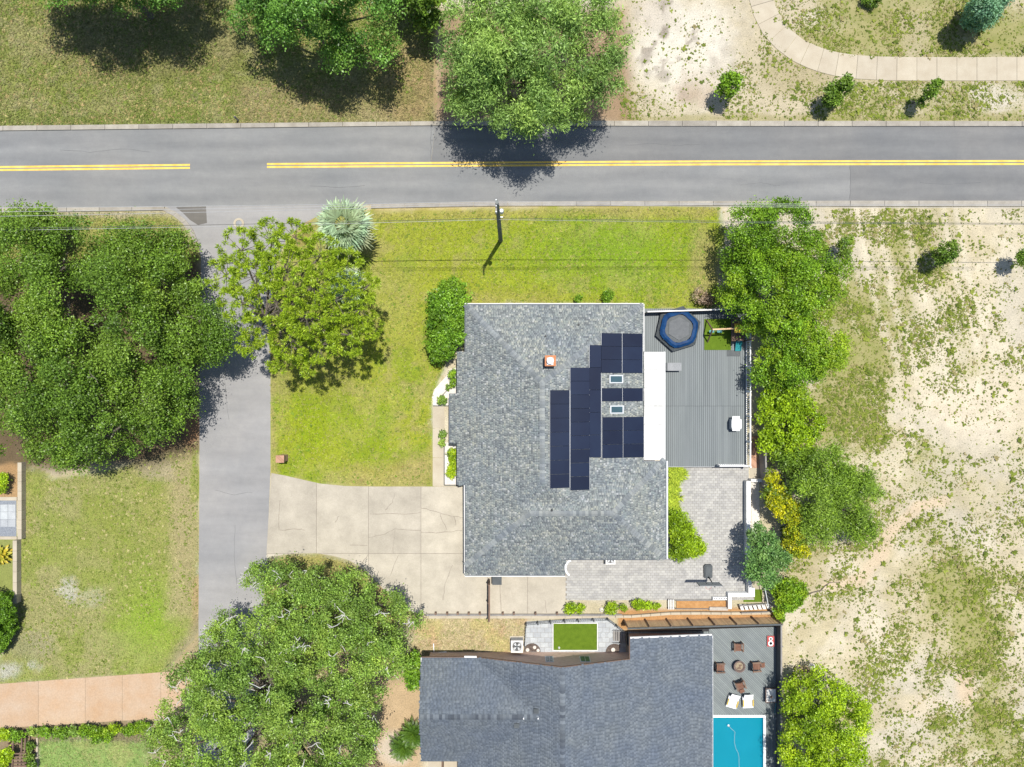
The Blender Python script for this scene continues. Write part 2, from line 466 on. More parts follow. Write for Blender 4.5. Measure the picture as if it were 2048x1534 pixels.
# foliage
M['oak'] = leaf_mat('oak_leaf', (.030,.056,.006), (.088,.130,.018), (.15,.18,.03))
M['oak_pale'] = leaf_mat('pale_oak_leaf', (.052,.085,.014), (.130,.178,.036), (.20,.22,.045))
M['forest'] = leaf_mat('glossy_leaf', (.028,.072,.012), (.092,.160,.030), (.15,.20,.04))
M['camphor'] = leaf_mat('camphor_leaf', (.055,.090,.022), (.155,.205,.062), (.21,.25,.06))
M['pine'] = leaf_mat('pine_needle', (.085,.125,.006), (.165,.20,.013), (.25,.26,.03), .3)
M['lime'] = leaf_mat('lime_leaf', (.070,.112,.006), (.160,.205,.009), (.255,.28,.013))
M['mid'] = leaf_mat('mid_green_leaf', (.040,.082,.006), (.105,.165,.012), (.20,.225,.015))
M['feather'] = leaf_mat('feathery_leaf', (.050,.085,.008), (.130,.175,.020), (.17,.19,.06))
M['flower'] = leaf_mat('yellow_flower', (.10,.10,.008), (.42,.26,.006), (.08,.12,.012), .25)
M['bluegreen'] = leaf_mat('blue_green_leaf', (.035,.080,.022), (.09,.145,.045), (.14,.18,.06))
M['conifer'] = leaf_mat('conifer_leaf', (.035,.085,.06), (.09,.15,.105), (.14,.19,.11))
M['hedge'] = leaf_mat('hedge_leaf', (.032,.075,.006), (.095,.155,.014), (.16,.20,.02))
M['palm'] = leaf_mat('silver_palm', (.13,.165,.12), (.155,.19,.14), (.20,.18,.12), .2)
M['cycad'] = leaf_mat('cycad_leaf', (.022,.048,.005), (.040,.070,.008), (.075,.10,.012), .15)
M['brom'] = leaf_mat('orange_green_leaf', (.20,.20,.02), (.42,.17,.02), (.10,.15,.02), .2)
M['strap'] = leaf_mat('strap_leaf', (.11,.175,.012), (.24,.30,.03), (.34,.33,.05), .3)
M['dry'] = leaf_mat('dry_leaf', (.14,.08,.07), (.22,.14,.12), (.25,.2,.1), .2)

# ================================================================== GROUND
FRONT = [(560,428),(990,419),(1440,413),(1445,470),(1425,540),(1440,612),(1290,618),(1290,607),(929,606),(925,640),(895,720),(872,775),(864,815),(864,973),(700,972),(640,966),(543,944),(538,700),(560,520),(600,470),(640,430)]
LEFTL = [(42,925),(110,960),(250,930),(330,905),(398,880),(398,1262),(330,1345),(0,1368),(-60,1370),(-60,1340),(0,1320),(36,1230)]
VERGE = [(-300,-300),(868,-300),(868,245),(500,248),(0,253),(-300,255)]
STRIP = [(-300,428),(325,422),(360,440),(390,480),(398,520),(0,520),(-300,520)]
BL = [(75,1478),(310,1460),(330,1600),(75,1600)]
ISLE = [(535,1113),(580,1108),(640,1108),(700,1122),(740,1152),(795,1205),(840,1228),(820,1300),(640,1300),(528,1200)]
NEIGHB = [(800,1232),(1052,1232),(1048,1312),(845,1316),(800,1330)]
def axis(lo, hi, step):
    core = np.arange(lo, hi+step/2, step)
    out = np.array([60, 75, 100, 150, 250, 400, 700, 1200.])
    return np.concatenate([-out[::-1], core, out])
gx = axis(-50, 50, .2); gy = axis(-40, 40, .2)
GX, GY = np.meshgrid(gx, gy, indexing='ij')
PX = GX/S + 1024; PY = 767 - GY/S
FX, FY = PX.ravel(), PY.ravel()
wob = (fbm(FX, FY, 60, 3)-.5)*50 + (fbm(FX, FY, 16, 8, 3)-.5)*26
big = fbm(FX, FY, 170, 20, 4); med = fbm(FX, FY, 48, 40, 4); sml = fbm(FX, FY, 12, 60, 3)
col = np.empty((FX.size, 3)); col[:] = (.55, .485, .365)
def lerp(c, m): col[:] = col*(1-m[:, None]) + np.array(c)*m[:, None]
def paint(poly, c, soft=8, amt=1.0, w=.35): lerp(c, sstep(soft, -soft, sdf(FX, FY, poly)+wob*w)*amt)
def blob(cx, cy, rx, ry, c, amt=1.0, w=.02): 
    r = np.sqrt(((FX-cx)/rx)**2 + ((FY-cy)/ry)**2) + wob*w*.6
    lerp(c, sstep(1.15, .45, r)*amt)
weed = np.zeros(FX.size)
# sandy lot on the right
lerp((.62, .56, .455), sstep(.40, .58, med)*.9)
lerp((.47, .415, .31), sstep(.50, .66, big)*.7); lerp((.50,.46,.39), sstep(.5,.64,fbm(FX, FY, 240, 86, 3))*.6)
lerp((.46, .40, .245), sstep(.5, .66, fbm(FX, FY, 90, 77))*.5)
right = (FX > 1290) & (FY > 395)
d = .13 + .75*(fbm(FX, FY, 55, 91, 5)-.40) + .35*(fbm(FX, FY, 150, 95, 3)-.5)
tw_ = FX-1690-(FY-400)*.26+(fbm(FX,FY,90,97,2)-.5)*30
tr = -.22*(np.exp(-((tw_-14)/9)**2)+np.exp(-((tw_-50)/8)**2)+.8*np.exp(-((tw_-105)/12)**2)+.7*np.exp(-((tw_+40)/8)**2)+np.exp(-((tw_-185)/6)**2)+np.exp(-((tw_-212)/6)**2))*sstep(1000, 560, FY)
d = d + tr
for (cx, cy, rx, ry, a) in ((1690,640,90,150,.33),(1715,820,80,110,.22),(1750,680,70,60,.22),(1860,470,90,60,.22),(1900,780,110,40,.15),(1960,740,60,60,.28),(1925,1190,58,75,.55),(1965,1320,50,110,.55),(1880,1440,25,30,.5),(1700,1170,40,25,.3),(1640,850,40,60,.3),(1990,1480,60,70,.3),(1800,900,90,70,.22),(1870,920,50,30,.25),(1840,1060,60,60,.16),
                            (1960,820,110,70,-.5),(1800,1030,40,50,-.15),(1740,1130,70,30,-.22),(1930,1370,30,45,-.4),(1850,1410,60,50,-.25),(1720,540,18,160,-.15),(1600,440,90,30,-.2),(2010,1000,60,110,-.2),(1650,1280,80,50,-.12),(1870,1010,70,20,-.35)):
    r2 = ((FX-cx)/rx)**2 + ((FY-cy)/ry)**2
    d = d + a*np.exp(-r2)*(.6+.8*sml)
d = np.clip(d, 0, .7)
weed = np.where(right, d*.9, 0)
lerp((.23,.27,.07), np.where(right, np.clip((d-.38)*2.0,0,.55), 0))
lerp((.65,.59,.475), np.where(right, np.clip(-tr*3.2, 0, .8), 0))
lerp((.43,.39,.21), np.where(right, np.clip((d-.10)*1.25,0,.6), 0))
blob(1960, 820, 130, 75, (.66,.585,.48), .75); blob(1930, 1370, 26, 60, (.60,.47,.34), .8); blob(1850, 1415, 55, 35, (.62,.53,.42), .5)
for (a, b) in (((1655,1170),(1720,1160)),((1720,1160),(1760,1110)),((1760,1110),(1785,1060)),((1785,1060),(1840,1012)),((1840,1012),(1885,1002))):
    for t_ in np.linspace(0, 1, 5):
        blob(a[0]+(b[0]-a[0])*t_, a[1]+(b[1]-a[1])*t_, 20, 15, (.60,.485,.36), .65)
        weed = weed*(1-.9*np.exp(-(((FX-(a[0]+(b[0]-a[0])*t_))/14)**2+((FY-(a[1]+(b[1]-a[1])*t_))/11)**2)))
# patch north of the road on the right
paint([(1225,-300),(2400,-300),(2400,243),(1225,243)], (.50,.44,.33), 12)
blob(1365, 90, 120, 140, (.66,.62,.56), .95); blob(1310, 30, 60, 40, (.40,.34,.30), .35)
bl_ = sstep(.56, .68, fbm(FX, FY, 34, 510, 5))*np.exp(-(((FX-1335)/95)**2+((FY-80)/95)**2)*.8); lerp((.22,.18,.155), np.clip(bl_*.8, 0, .7))
bl_ = sstep(.5, .66, fbm(FX, FY, 60, 540, 5))*np.exp(-(((FX-1330)/120)**2+((FY-200)/45)**2)*.8); lerp((.40,.30,.24), np.clip(bl_*.7, 0, .6))
blob(1700, 60, 130, 70, (.33,.30,.13), .5); blob(1850, 70, 90, 60, (.30,.28,.12), .45); blob(1650,40,60,30,(.60,.55,.46),.7); blob(2000, 60, 70, 60, (.24,.27,.09), .65); blob(1600, 150, 90, 60, (.36,.31,.18), .6); blob(1950, 95, 120, 18, (.30,.28,.11), .6)
blob(1990, 195, 80, 30, (.60,.56,.50), .85); blob(1935, 45, 45, 35, (.36,.22,.14), .6); blob(1740,10,26,30,(.14,.15,.05),.7)
tp = (FX > 1240) & (FY < 245)
weed = np.where(tp, np.clip(.05 + .75*(fbm(FX, FY, 70, 120)-.3) + .25*sstep(1560, 1680, FX) - .5*np.exp(-(((FX-1365)/120)**2+((FY-90)/120)**2)), 0, .55), weed)
paint([(1240,231),(2400,231),(2400,244),(1240,244)], (.34,.31,.16), 5, .75)
# verge north of the road on the left
paint(VERGE, (.275,.29,.07), 8)
inV = sdf(FX, FY, VERGE) < 5
def inside(mask, c, m): lerp(c, np.where(mask, m, 0))  # inside a mask
inside(inV, (.40,.35,.15), sstep(.46,.62,fbm(FX,FY,75,333))*.7); inside(inV, (.22,.245,.05), sstep(.46,.64,med)*.75)
inside(inV, (.32,.27,.15), sstep(.52,.64,sml)*.45)
paint([(-50,228),(430,222),(430,250),(-50,255)], (.17,.215,.035), 8, .6)
paint([(480,170),(860,150),(860,248),(480,248)], (.42,.31,.165), 25, .6); blob(815,170,70,100,(.46,.30,.15),.6); blob(790,190,60,30,(.20,.21,.05),.45)
paint([(90,0),(440,0),(500,120),(420,150),(200,170),(110,110)], (.27,.22,.10), 25, .5)
paint([(870,20),(1250,20),(1265,246),(870,246)], (.29,.19,.12), 18, .85)
# front lawn
paint(FRONT, (.345,.36,.034), 5, 1, .25)
inF = sdf(FX, FY, FRONT) < 6
inside(inF, (.41,.365,.125), sstep(.46,.66,big)*.7); inside(inF, (.25,.32,.018), sstep(.5,.66,med)*.75); inside(inF, (.42,.34,.13), sstep(.6,.72,fbm(FX,FY,26,200))*.55)
m_ = np.exp(-(((FX-1230)/230)**2+((FY-505)/65)**2)); inside(inF, (.215,.34,.012), m_*.85)
m_ = np.exp(-(((FX-640)/90)**2+((FY-870)/75)**2)); inside(inF, (.30,.36,.012), m_*.65)
m_ = np.exp(-(((FX-800)/40)**2+((FY-600)/110)**2)); inside(inF, (.40,.35,.11), m_*.5)
paint([(742,414),(1440,408),(1440,430),(742,437)], (.43,.34,.11), 9, .6); blob(1405,520,38,95,(.40,.31,.13),.65); blob(1020,595,140,22,(.40,.34,.09),.4)
paint([(538,700),(556,700),(552,946),(540,946)], (.42,.33,.13), 6, .6); paint([(700,940),(866,900),(866,974),(700,974)], (.43,.32,.12), 22, .55); blob(600,460,40,50,(.33,.24,.08),.7)
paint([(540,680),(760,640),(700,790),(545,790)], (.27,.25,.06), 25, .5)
# left lawn
paint(LEFTL, (.335,.32,.095), 6, 1, .25)
inL = sdf(FX, FY, LEFTL) < 6
inside(inL, (.40,.345,.175), sstep(.48,.64,big)*.5); inside(inL, (.28,.31,.06), sstep(.46,.62,med)*.7)
m_ = np.exp(-(((FX-300)/75)**2+((FY-1240)/90)**2)); inside(inL, (.27,.37,.035), m_*.95)
m_ = np.exp(-(((FX-220)/70)**2+((FY-1050)/120)**2)); inside(inL, (.27,.29,.05), m_*.6)
paint([(345,900),(398,880),(398,1240),(335,1230)], (.45,.34,.20), 16, .65); paint([(386,1150),(400,1150),(400,1260),(386,1260)], (.46,.30,.15), 6, .7)
blob(140,1190,34,28,(.54,.49,.41),.75,.06); blob(185,1195,30,26,(.46,.41,.28),.6); blob(25,1338,42,20,(.55,.50,.43),.8,.06); blob(70,1330,22,15,(.54,.50,.43),.7,.06); blob(310,935,50,30,(.44,.34,.24),.7); blob(60,1290,60,40,(.36,.31,.19),.6)
paint([(384,900),(398,890),(398,1000),(386,1000)], (.26,.30,.04), 5, .6)
# beneath the oaks and odd beds
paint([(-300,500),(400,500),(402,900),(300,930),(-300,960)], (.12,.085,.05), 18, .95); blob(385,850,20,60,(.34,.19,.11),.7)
paint(STRIP, (.33,.31,.075), 10, .95); paint([(-300,424),(330,418),(340,432),(-300,440)], (.47,.38,.25), 6, .8)
paint([(-300,940),(44,925),(44,1000),(-300,1000)], (.40,.25,.13), 6, .9)
paint([(-300,1060),(30,1060),(34,1200),(-300,1200)], (.22,.26,.06), 8, .9)
paint(BL, (.27,.36,.10), 6, 1); inB = sdf(FX,FY,BL) < 5; inside(inB, (.37,.38,.13), sstep(.5,.65,med)*.7)
paint([(-300,1455),(320,1440),(320,1480),(80,1480),(60,1600),(-300,1600)], (.24,.18,.11), 8, .9)
paint([(398,1230),(530,1190),(820,1250),(845,1320),(845,1600),(300,1600),(300,1440),(330,1345)], (.36,.29,.17), 16, .9)
paint(ISLE, (.36,.30,.075), 8, .9, .2); blob(770,1190,40,30,(.42,.27,.15),.6)
paint([(740,1360),(845,1360),(845,1600),(700,1600)], (.50,.37,.24), 14, .9); blob(790,1500,40,40,(.58,.52,.46),.7)
paint(NEIGHB, (.50,.42,.255), 8, 1); inN = sdf(FX,FY,NEIGHB) < 6
inside(inN, (.36,.27,.17), sstep(.52,.66,sml)*.6); inside(inN, (.50,.43,.18), sstep(.5,.62,med)*.6); inside(inN, (.50,.32,.20), sstep(.58,.7,fbm(FX,FY,30,300))*.5)
paint([(1235,1218),(1560,1215),(1560,1260),(1235,1262)], (.46,.25,.11), 5, .95, .1)
blob(1600,1150,70,45,(.40,.34,.20),.6); blob(1630,1100,40,30,(.36,.33,.16),.6)
weed = np.where(sdf(FX,FY,[(1225,1150),(1535,1150),(1535,1240),(1225,1262)])<0, 0, weed)
grassy = np.zeros(FX.size, bool)
for pl_ in (FRONT, LEFTL, VERGE, STRIP, BL, ISLE): grassy |= sdf(FX, FY, pl_) < 2
col = np.where(grassy[:, None], col*np.array([.635,.685,.70]), col*np.array([.735,.73,.69]))
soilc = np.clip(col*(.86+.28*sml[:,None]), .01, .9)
far_ = (np.abs(GX.ravel()) > 52) | (np.abs(GY.ravel()) > 42)
soilc[far_] = (.30,.28,.16); weed[far_] = .15
NX, NY = GX.shape
verts = np.stack([GX.ravel(), GY.ravel(), np.zeros(GX.size)], 1)
idx = np.arange(NX*NY).reshape(NX, NY)
quads = np.stack([idx[:-1,:-1], idx[1:,:-1], idx[1:,1:], idx[:-1,1:]], -1).reshape(-1, 4)
cxp = FX[quads].mean(1); cyp = FY[quads].mean(1)
rid = np.zeros(len(quads), int)
for k, pl in enumerate((FRONT, LEFTL, VERGE, STRIP, BL)):
    rid[sdf(cxp, cyp, pl) < 0] = k+1
for k in range(6):
    q = quads[rid == k]; u, inv = np.unique(q, return_inverse=True)
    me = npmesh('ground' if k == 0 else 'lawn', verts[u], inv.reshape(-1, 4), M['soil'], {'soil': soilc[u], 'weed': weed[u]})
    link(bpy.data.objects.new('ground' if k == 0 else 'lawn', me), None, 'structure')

def sample_col(wx, wy):
    i = np.clip(np.searchsorted(gx, wx), 0, NX-1); j = np.clip(np.searchsorted(gy, wy), 0, NY-1)
    return soilc[idx[i, j]], weed[idx[i, j]]

def tufts(n, pos, rad, hgt, colr, blades, name, width=.35):
    """clumps of bent blades, built as one mesh"""
    N = len(pos)
    ang = RNG.random((N, blades))*2*np.pi
    r = rad[:, None]*(.6+.6*RNG.random((N, blades)))
    tip = np.stack([pos[:, 0, None]+np.cos(ang)*r, pos[:, 1, None]+np.sin(ang)*r, hgt[:, None]*(.5+.8*RNG.random((N, blades)))], -1)
    w = r*width
    side = np.stack([-np.sin(ang)*w, np.cos(ang)*w, np.zeros_like(w)], -1)
    mid = np.stack([pos[:, 0, None]+np.cos(ang)*r*.35, pos[:, 1, None]+np.sin(ang)*r*.35, hgt[:, None]*.55+0*r], -1)
    b0 = np.stack([pos[:, 0, None]+0*r, pos[:, 1, None]+0*r, np.full_like(r, .003)], -1)
    v = np.stack([b0, mid-side, tip, mid+side], 2).reshape(-1, 3)
    f = np.arange(len(v)).reshape(-1, 4)
    c = np.repeat(colr, blades, 0)*(.8+.4*RNG.random((N*blades, 1)))
    me = npmesh(name, v, f, M['grass'], {'tcol': np.repeat(c, 4, 0)})
    return link(bpy.data.objects.new(name, me), None, 'stuff')

# weeds over the sandy lot
def scatter(x0, x1, y0, y1, n):
    a = RNG.random((n, 2)); return X(x0)+a[:, 0]*(X(x1)-X(x0)), Y(y1)+a[:, 1]*(Y(y0)-Y(y1))
wx1, wy1 = scatter(1440, 2100, 418, 1580, 210000); wx2, wy2 = scatter(1240, 2100, -60, 240, 42000)
wx = np.r_[wx1, wx2]; wy = np.r_[wy1, wy2]
c_, w_ = sample_col(wx, wy)
clump = fbm(wx, wy, 2.2, 400, 4)
ppx = wx/S+1024; ppy = 767-wy/S
ok = (RNG.random(len(wx)) < np.clip(.09+w_*2.2, .02, 1)*(.20+.8*sstep(.42, .60, clump)))
ok &= sdf(ppx, ppy, [(1500,-60),(1545,40),(1640,105),(1700,118),(2100,118),(2100,160),(1700,160),(1600,125),(1530,60),(1490,-60)]) > 3
ok &= ~((ppx < 1560) & (ppy > 600) & (ppy < 1260)) & ~((ppx < 1575) & (ppy >= 1200))
wx, wy, w_ = wx[ok], wy[ok], w_[ok]
cc = np.array([.075,.11,.012]) + RNG.random((len(wx), 1))*np.array([.12,.12,.02])
sel = RNG.random(len(wx)) < .16; cc[sel] = np.array([.24,.21,.09])
rad = np.clip(np.exp(RNG.normal(-2.8, .6, len(wx))), .04, .32)
tufts(0, np.stack([wx, wy], 1), rad, .02+.45*rad*RNG.random(len(wx)), cc, 7, 'weeds', .34)
# grass of the lawns
def lawn(poly, n, h, g=1.0, name='grass', rr=.10, jit=.6):
    pl = np.array(poly); x0, y0 = pl.min(0); x1, y1 = pl.max(0)
    x0 = max(x0, -40); x1 = min(x1, 2090); y0 = max(y0, -40); y1 = min(y1, 1580)
    x, y = scatter(x0, x1, y0, y1, n)
    k = sdf(x/S+1024, 767-y/S, poly) < -2
    x, y = x[k], y[k]
    c, _ = sample_col(x, y)
    cj = c*g*(1.02-jit/2+jit*RNG.random((len(x), 1)))
    k1 = RNG.random(len(x)) < .22; cj[k1] = cj[k1]*.5+np.array([.25,.215,.09])*.55
    k2 = RNG.random(len(x)) < .14; cj[k2] = cj[k2]*np.array([.62,.78,.5])
    tufts(0, np.stack([x, y], 1), rr*(.6+.9*RNG.random(len(x))), h*(.4+RNG.random(len(x))), np.clip(cj, 0, .8), 3, name)
def litter(poly, n, cols, r0, r1, name, seed):
    pl = np.array(poly); x0, y0 = pl.min(0); x1, y1 = pl.max(0)
    x, y = scatter(max(x0,-40), min(x1,2090), max(y0,-40), min(y1,1580), n)
    k = (sdf(x/S+1024, 767-y/S, poly) < -3) & (RNG.random(n) < sstep(.36, .66, fbm(x, y, 3.0, seed, 4)))
    x, y = x[k], y[k]; cols = np.array(cols)*np.array([1,1.08,1])
    cols = cols[RNG.integers(0, len(cols), len(x))]*(.8+.4*RNG.random((len(x), 1)))
    tufts(0, np.stack([x, y], 1), r0+(r1-r0)*RNG.random(len(x))**2, .02+.05*RNG.random(len(x)), cols, 5, name, .4)
litter(FRONT, 9000, [(.10,.15,.012),(.13,.18,.02),(.26,.24,.06)], .06, .20, 'lawn_weeds', 700)
litter(LEFTL, 7000, [(.12,.15,.02),(.15,.18,.03),(.30,.25,.12)], .06, .20, 'lawn_weeds', 710)
litter(VERGE, 16000, [(.11,.14,.02),(.13,.16,.03),(.28,.19,.09),(.30,.24,.11)], .07, .24, 'lawn_weeds', 720)
litter(FRONT, 1500, [(.30,.20,.09),(.24,.13,.06)], .04, .08, 'fallen_leaves', 730)
lawn(FRONT, 60000, .05); lawn(LEFTL, 40000, .04, 1.07, 'grass', .08, .45); lawn(VERGE, 52000, .08); lawn(STRIP, 8000, .06); lawn(BL, 5000, .04); lawn(ISLE, 8000, .05); lawn(NEIGHB, 8000, .05)

# ================================================================== ROADS
def sheet(poly, z, name, mat, zz=0.0):
    mb = MB(); n = [(X(a), Y(b), z) for a, b in poly]
    ar = sum(n[i][0]*n[(i+1)%len(n)][1]-n[(i+1)%len(n)][0]*n[i][1] for i in range(len(n)))
    mb.v = n if ar > 0 else n[::-1]; mb.f = [tuple(range(len(n)))]
    return mb.build(name, mat, None, kind='structure')
sheet([(-400,266),(0,262),(870,251.5),(862,324),(862,328),(530,331.5),(0,337.5),(-400,342)], .006, 'road', M['asphalt'])
sheet([(-400,342),(0,337.5),(530,331.5),(862,328),(1700,325.5),(1700,402),(990,403.5),(740,409),(350,413.5),(0,416),(-400,419)], .006, 'road', M['asphalt'])
sheet([(870,251.5),(1350,253),(2500,253),(2500,325),(1700,325.5),(862,328)], .006, 'road', M['asphalt_new'])
sheet([(1700,325.5),(2500,325),(2500,402),(2048,402),(1700,402)], .006, 'road', M['asphalt_new'])
# side street
sheet([(330,413.8),(350,413.6),(740,409),(700,414),(650,425),(610,445),(575,475),(555,515),(545,560),(541,640),(541,945),(534,1110),(528,1200),(520,1330),(490,1700),(380,1700),(398,1330),(397,1240),(399,900),(400,700),(402,560),(402,520),(398,490),(388,462),(372,440),(352,424)], .004, 'side_street', M['asphalt_old'])
sheet([(352,414.5),(412,413),(414,446),(396,450),(380,440),(366,426)], .0085, 'asphalt_patch', M['asphalt_patch'])
# double yellow centre line
def cy_(x): return 337.5+(x-0)*(331.5-337.5)/530 if x < 530 else (331.5+(x-530)*(326.3-331.5)/820 if x < 1350 else 326.3-(x-1350)*.0012)
for x0, x1 in ((-400, 380), (534, 2500)):
    for off in (-3.4, 2.6):
        xs = np.linspace(x0, x1, 12)
        poly = [(x, cy_(x)+off-1.9) for x in xs] + [(x, cy_(x)+off+1.9) for x in xs[::-1]]
        sheet(poly, .011, 'centre_line', M['yellow'])
# kerbs, one stone per pour
def kerb(pts_top, pts_bot, n, z=.11):
    root = structure('kerb', (X(pts_top[0][0]), Y(pts_top[0][1]), 0))
    def at(pts, t):
        L = [0]
        for i in range(1, len(pts)): L.append(L[-1]+math.hypot(pts[i][0]-pts[i-1][0], pts[i][1]-pts[i-1][1]))
        s = t*L[-1]
        for i in range(1, len(pts)):
            if s <= L[i]+1e-9:
                u = (s-L[i-1])/(L[i]-L[i-1]); return (pts[i-1][0]+u*(pts[i][0]-pts[i-1][0]), pts[i-1][1]+u*(pts[i][1]-pts[i-1][1]))
        return pts[-1]
    for i in range(n):
        a, b = (i+.006)/n, (i+.994)/n
        q = [at(pts_top, a), at(pts_top, b), at(pts_bot, b), at(pts_bot, a)]
        MB().prism(wp(q), -.02, z+random.uniform(-.006, .006)).build('kerb_stone', M['kerb'], root)
kerb([(-60,255.5),(0,252.5),(500,247),(870,243.2),(1350,242.2),(2110,243.3)], [(-60,265.5),(0,262),(500,256),(870,251.5),(1350,252.8),(2110,253)], 32)
kerb([(-60,418.5),(0,416),(330,413.6)], [(-60,428),(0,425.5),(330,421)], 6)
kerb([(742,409.2),(990,403.6),(1700,402),(2110,402)], [(742,417),(990,412.5),(1440,411.5),(1700,413),(2110,413)], 20)
kerb([(333,414),(352,424),(372,440),(388,462),(396,482)], [(326,421),(346,431),(366,447),(382,468),(389,486)], 4, .09)

# valve ring on the street mouth, roadside marker
mb = MB().lathe((X(478), Y(447), 0), [(.46,.02),(.46,.06),(.27,.06),(.27,.02)], 24)
mb.build('manhole_ring', M['walk'], None, origin=P(478,447), label='white concrete ring around a cover in the mouth of the side street', cat='manhole')
t = thing('manhole_cover', 'grey round cover set inside the white concrete ring', 'manhole cover', P(478,447))
MB().lathe(P(478,447), [(.26,.01),(.26,.045),(.12,.05)], 18).build('lid', M['greybox'], t)
t = thing('marker_post', 'small grey marker post standing by the far kerb of the road', 'post', P(477,241))
MB().box(X(475.6),X(478.4),Y(242),Y(240),0,.75).build('post', M['greywood'], t); MB().box(X(475.2),X(478.8),Y(242.3),Y(239.7),.75,.82).build('cap', M['charcoal'], t)

# sidewalk slabs of the curved path
cl = [(1515,-60),(1520,-10),(1530,25),(1546,56),(1568,80),(1596,101),(1630,117),(1668,128),(1710,134),(1760,137),(1820,138),(2110,138)]
dense = []
for i in range(len(cl)-1):
    for k in range(12):
        u = k/12; dense.append((cl[i][0]+(cl[i+1][0]-cl[i][0])*u, cl[i][1]+(cl[i+1][1]-cl[i][1])*u))
dense = np.array(dense); L = np.r_[0, np.cumsum(np.hypot(*np.diff(dense, axis=0).T))]
root = structure('sidewalk', P(1700,138))
def sw(s):
    i = min(max(np.searchsorted(L, s), 2), len(L)-3); p = np.array([np.interp(s, L, dense[:,0]), np.interp(s, L, dense[:,1])])
    d = dense[min(i+4,len(dense)-1)]-dense[max(i-4,0)]; d = d/np.hypot(*d); return p, np.array([-d[1], d[0]])
s = 0
while s < L[-1]-10:
    ln = 40 if s > 260 else 34
    poly = []
    for a in (s+.3, s+ln/2, s+ln-.3):
        p, nn = sw(min(a, L[-1]-1)); poly.append(tuple(p+nn*23.5))
    for a in (s+ln-.3, s+ln/2, s+.3):
        p, nn = sw(min(a, L[-1]-1)); poly.append(tuple(p-nn*23.5))
    MB().prism(wp(poly), -.02, .045+random.uniform(-.006,.006)).build('slab', M['walk'], root)
    s += ln

# ribbons of cracks
def crack(root, pts, w=.06, z=.034):
    mb = MB(); pts = [Vector((X(a), Y(b), z)) for a, b in pts]
    q = [pts[0]]
    for i in range(1, len(pts)):
        for k in range(1, 5):
            p = pts[i-1].lerp(pts[i], k/4); q.append(p+Vector((random.uniform(-.05,.05), random.uniform(-.05,.05), 0)))
    for i, p in enumerate(q):
        d = (q[min(i+1,len(q)-1)]-q[max(i-1,0)]).normalized(); s_ = Vector((-d.y, d.x, 0))*w*random.uniform(.3,.6)
        mb.v += [tuple(p+s_), tuple(p-s_)]
    mb.f = [(2*i+1, 2*i+3, 2*i+2, 2*i) for i in range(len(q)-1)]
    mb.build('crack', M['seal'] if z < .02 else M['crack'], root)

def road_cracks(name, lst, mat):
    root = structure(name, (0, 0, 0))
    for pts, w, z in lst:
        k = len(bpy.data.meshes); crack(root, pts, w, z)
        root.children  # thin sealed cracks
road_cracks('road_cracks', [([(862,252),(861,285),(863,322)],.035,.0095),([(1700,326),(1701,365),(1699,402)],.04,.0095),([(120,300),(180,304),(240,298),(300,303)],.025,.0095),([(620,372),(680,376),(730,371)],.025,.0095),
    ([(1250,290),(1300,287),(1360,291),(1400,288)],.022,.0095),([(1840,365),(1900,369),(1960,364)],.022,.0095),([(1480,370),(1520,366),(1560,371)],.02,.0095),([(450,600),(455,680),(449,760),(457,840)],.022,.0075),([(430,980),(470,990),(505,984)],.022,.0075),([(470,1050),(468,1110),(474,1180)],.022,.0075)], None)
# driveway of the main house
DRIVE = [(543,946),(570,951),(600,958),(640,967),(690,972),(750,973),(866,973),(914,973),(960,973),(1131,1130),(1131,1228),(842,1228),(815,1220),(790,1202),(765,1176),(742,1151),(720,1132),(695,1119),(665,1111),(630,1106),(590,1107),(560,1110),(533,1114),(537,1040)]
root = structure('driveway', P(750,1050))
sheet(DRIVE, .003, 'driveway_base', M['joint'])
dw = wp(DRIVE)
xs = [525,633,737,842,975,1055,1140]; ys = [940,1107,1235]
for i in range(len(xs)-1):
    for j in range(2):
        r = clip_rect(dw, X(xs[i])+.022, X(xs[i+1])-.022, Y(ys[j+1])+.022, Y(ys[j])-.022)
        if r and parea(r) > .1: MB().prism(r, -.05, .03).build('slab', M['concrete'], root)
for pts in ([(737,1075),(770,1068),(790,1058),(842,1060)],[(842,1064),(880,1066),(925,1060)],[(842,1016),(880,1025),(905,1033),(928,1035)],[(880,1027),(893,1060)],[(908,1033),(912,1052)],
            [(770,1020),(785,1005),(790,985)],[(740,1027),(760,1028),(800,1028),(842,1025)],[(560,1060),(600,1058),(608,1060)],[(560,1000),(558,1060)],[(670,1045),(678,1032)],
            [(797,1110),(780,1150)],[(737,1108),(722,1130)],[(905,1130),(890,1170),(885,1200)],[(790,1060),(786,1107)],[(700,1090),(735,1092)],[(1000,1170),(1003,1226)],[(1090,1200),(1093,1226)]):
    crack(root, pts)
# tan stained driveway of the left neighbour
root = structure('neighbour_driveway', P(150,1400))
CLAY = wp([(-300,1386),(0,1367.5),(340,1343),(398,1340),(402,1432),(310,1437),(0,1456),(-300,1478)])
for a, b in ((-300,-60),(-60,77),(77,171),(171,245),(245,322),(322,402)):
    r = clip_rect(CLAY, X(a)+.012, X(b)-.012, -60, 60)
    MB().prism(r, -.05, .03).build('slab', M['clay'], root)
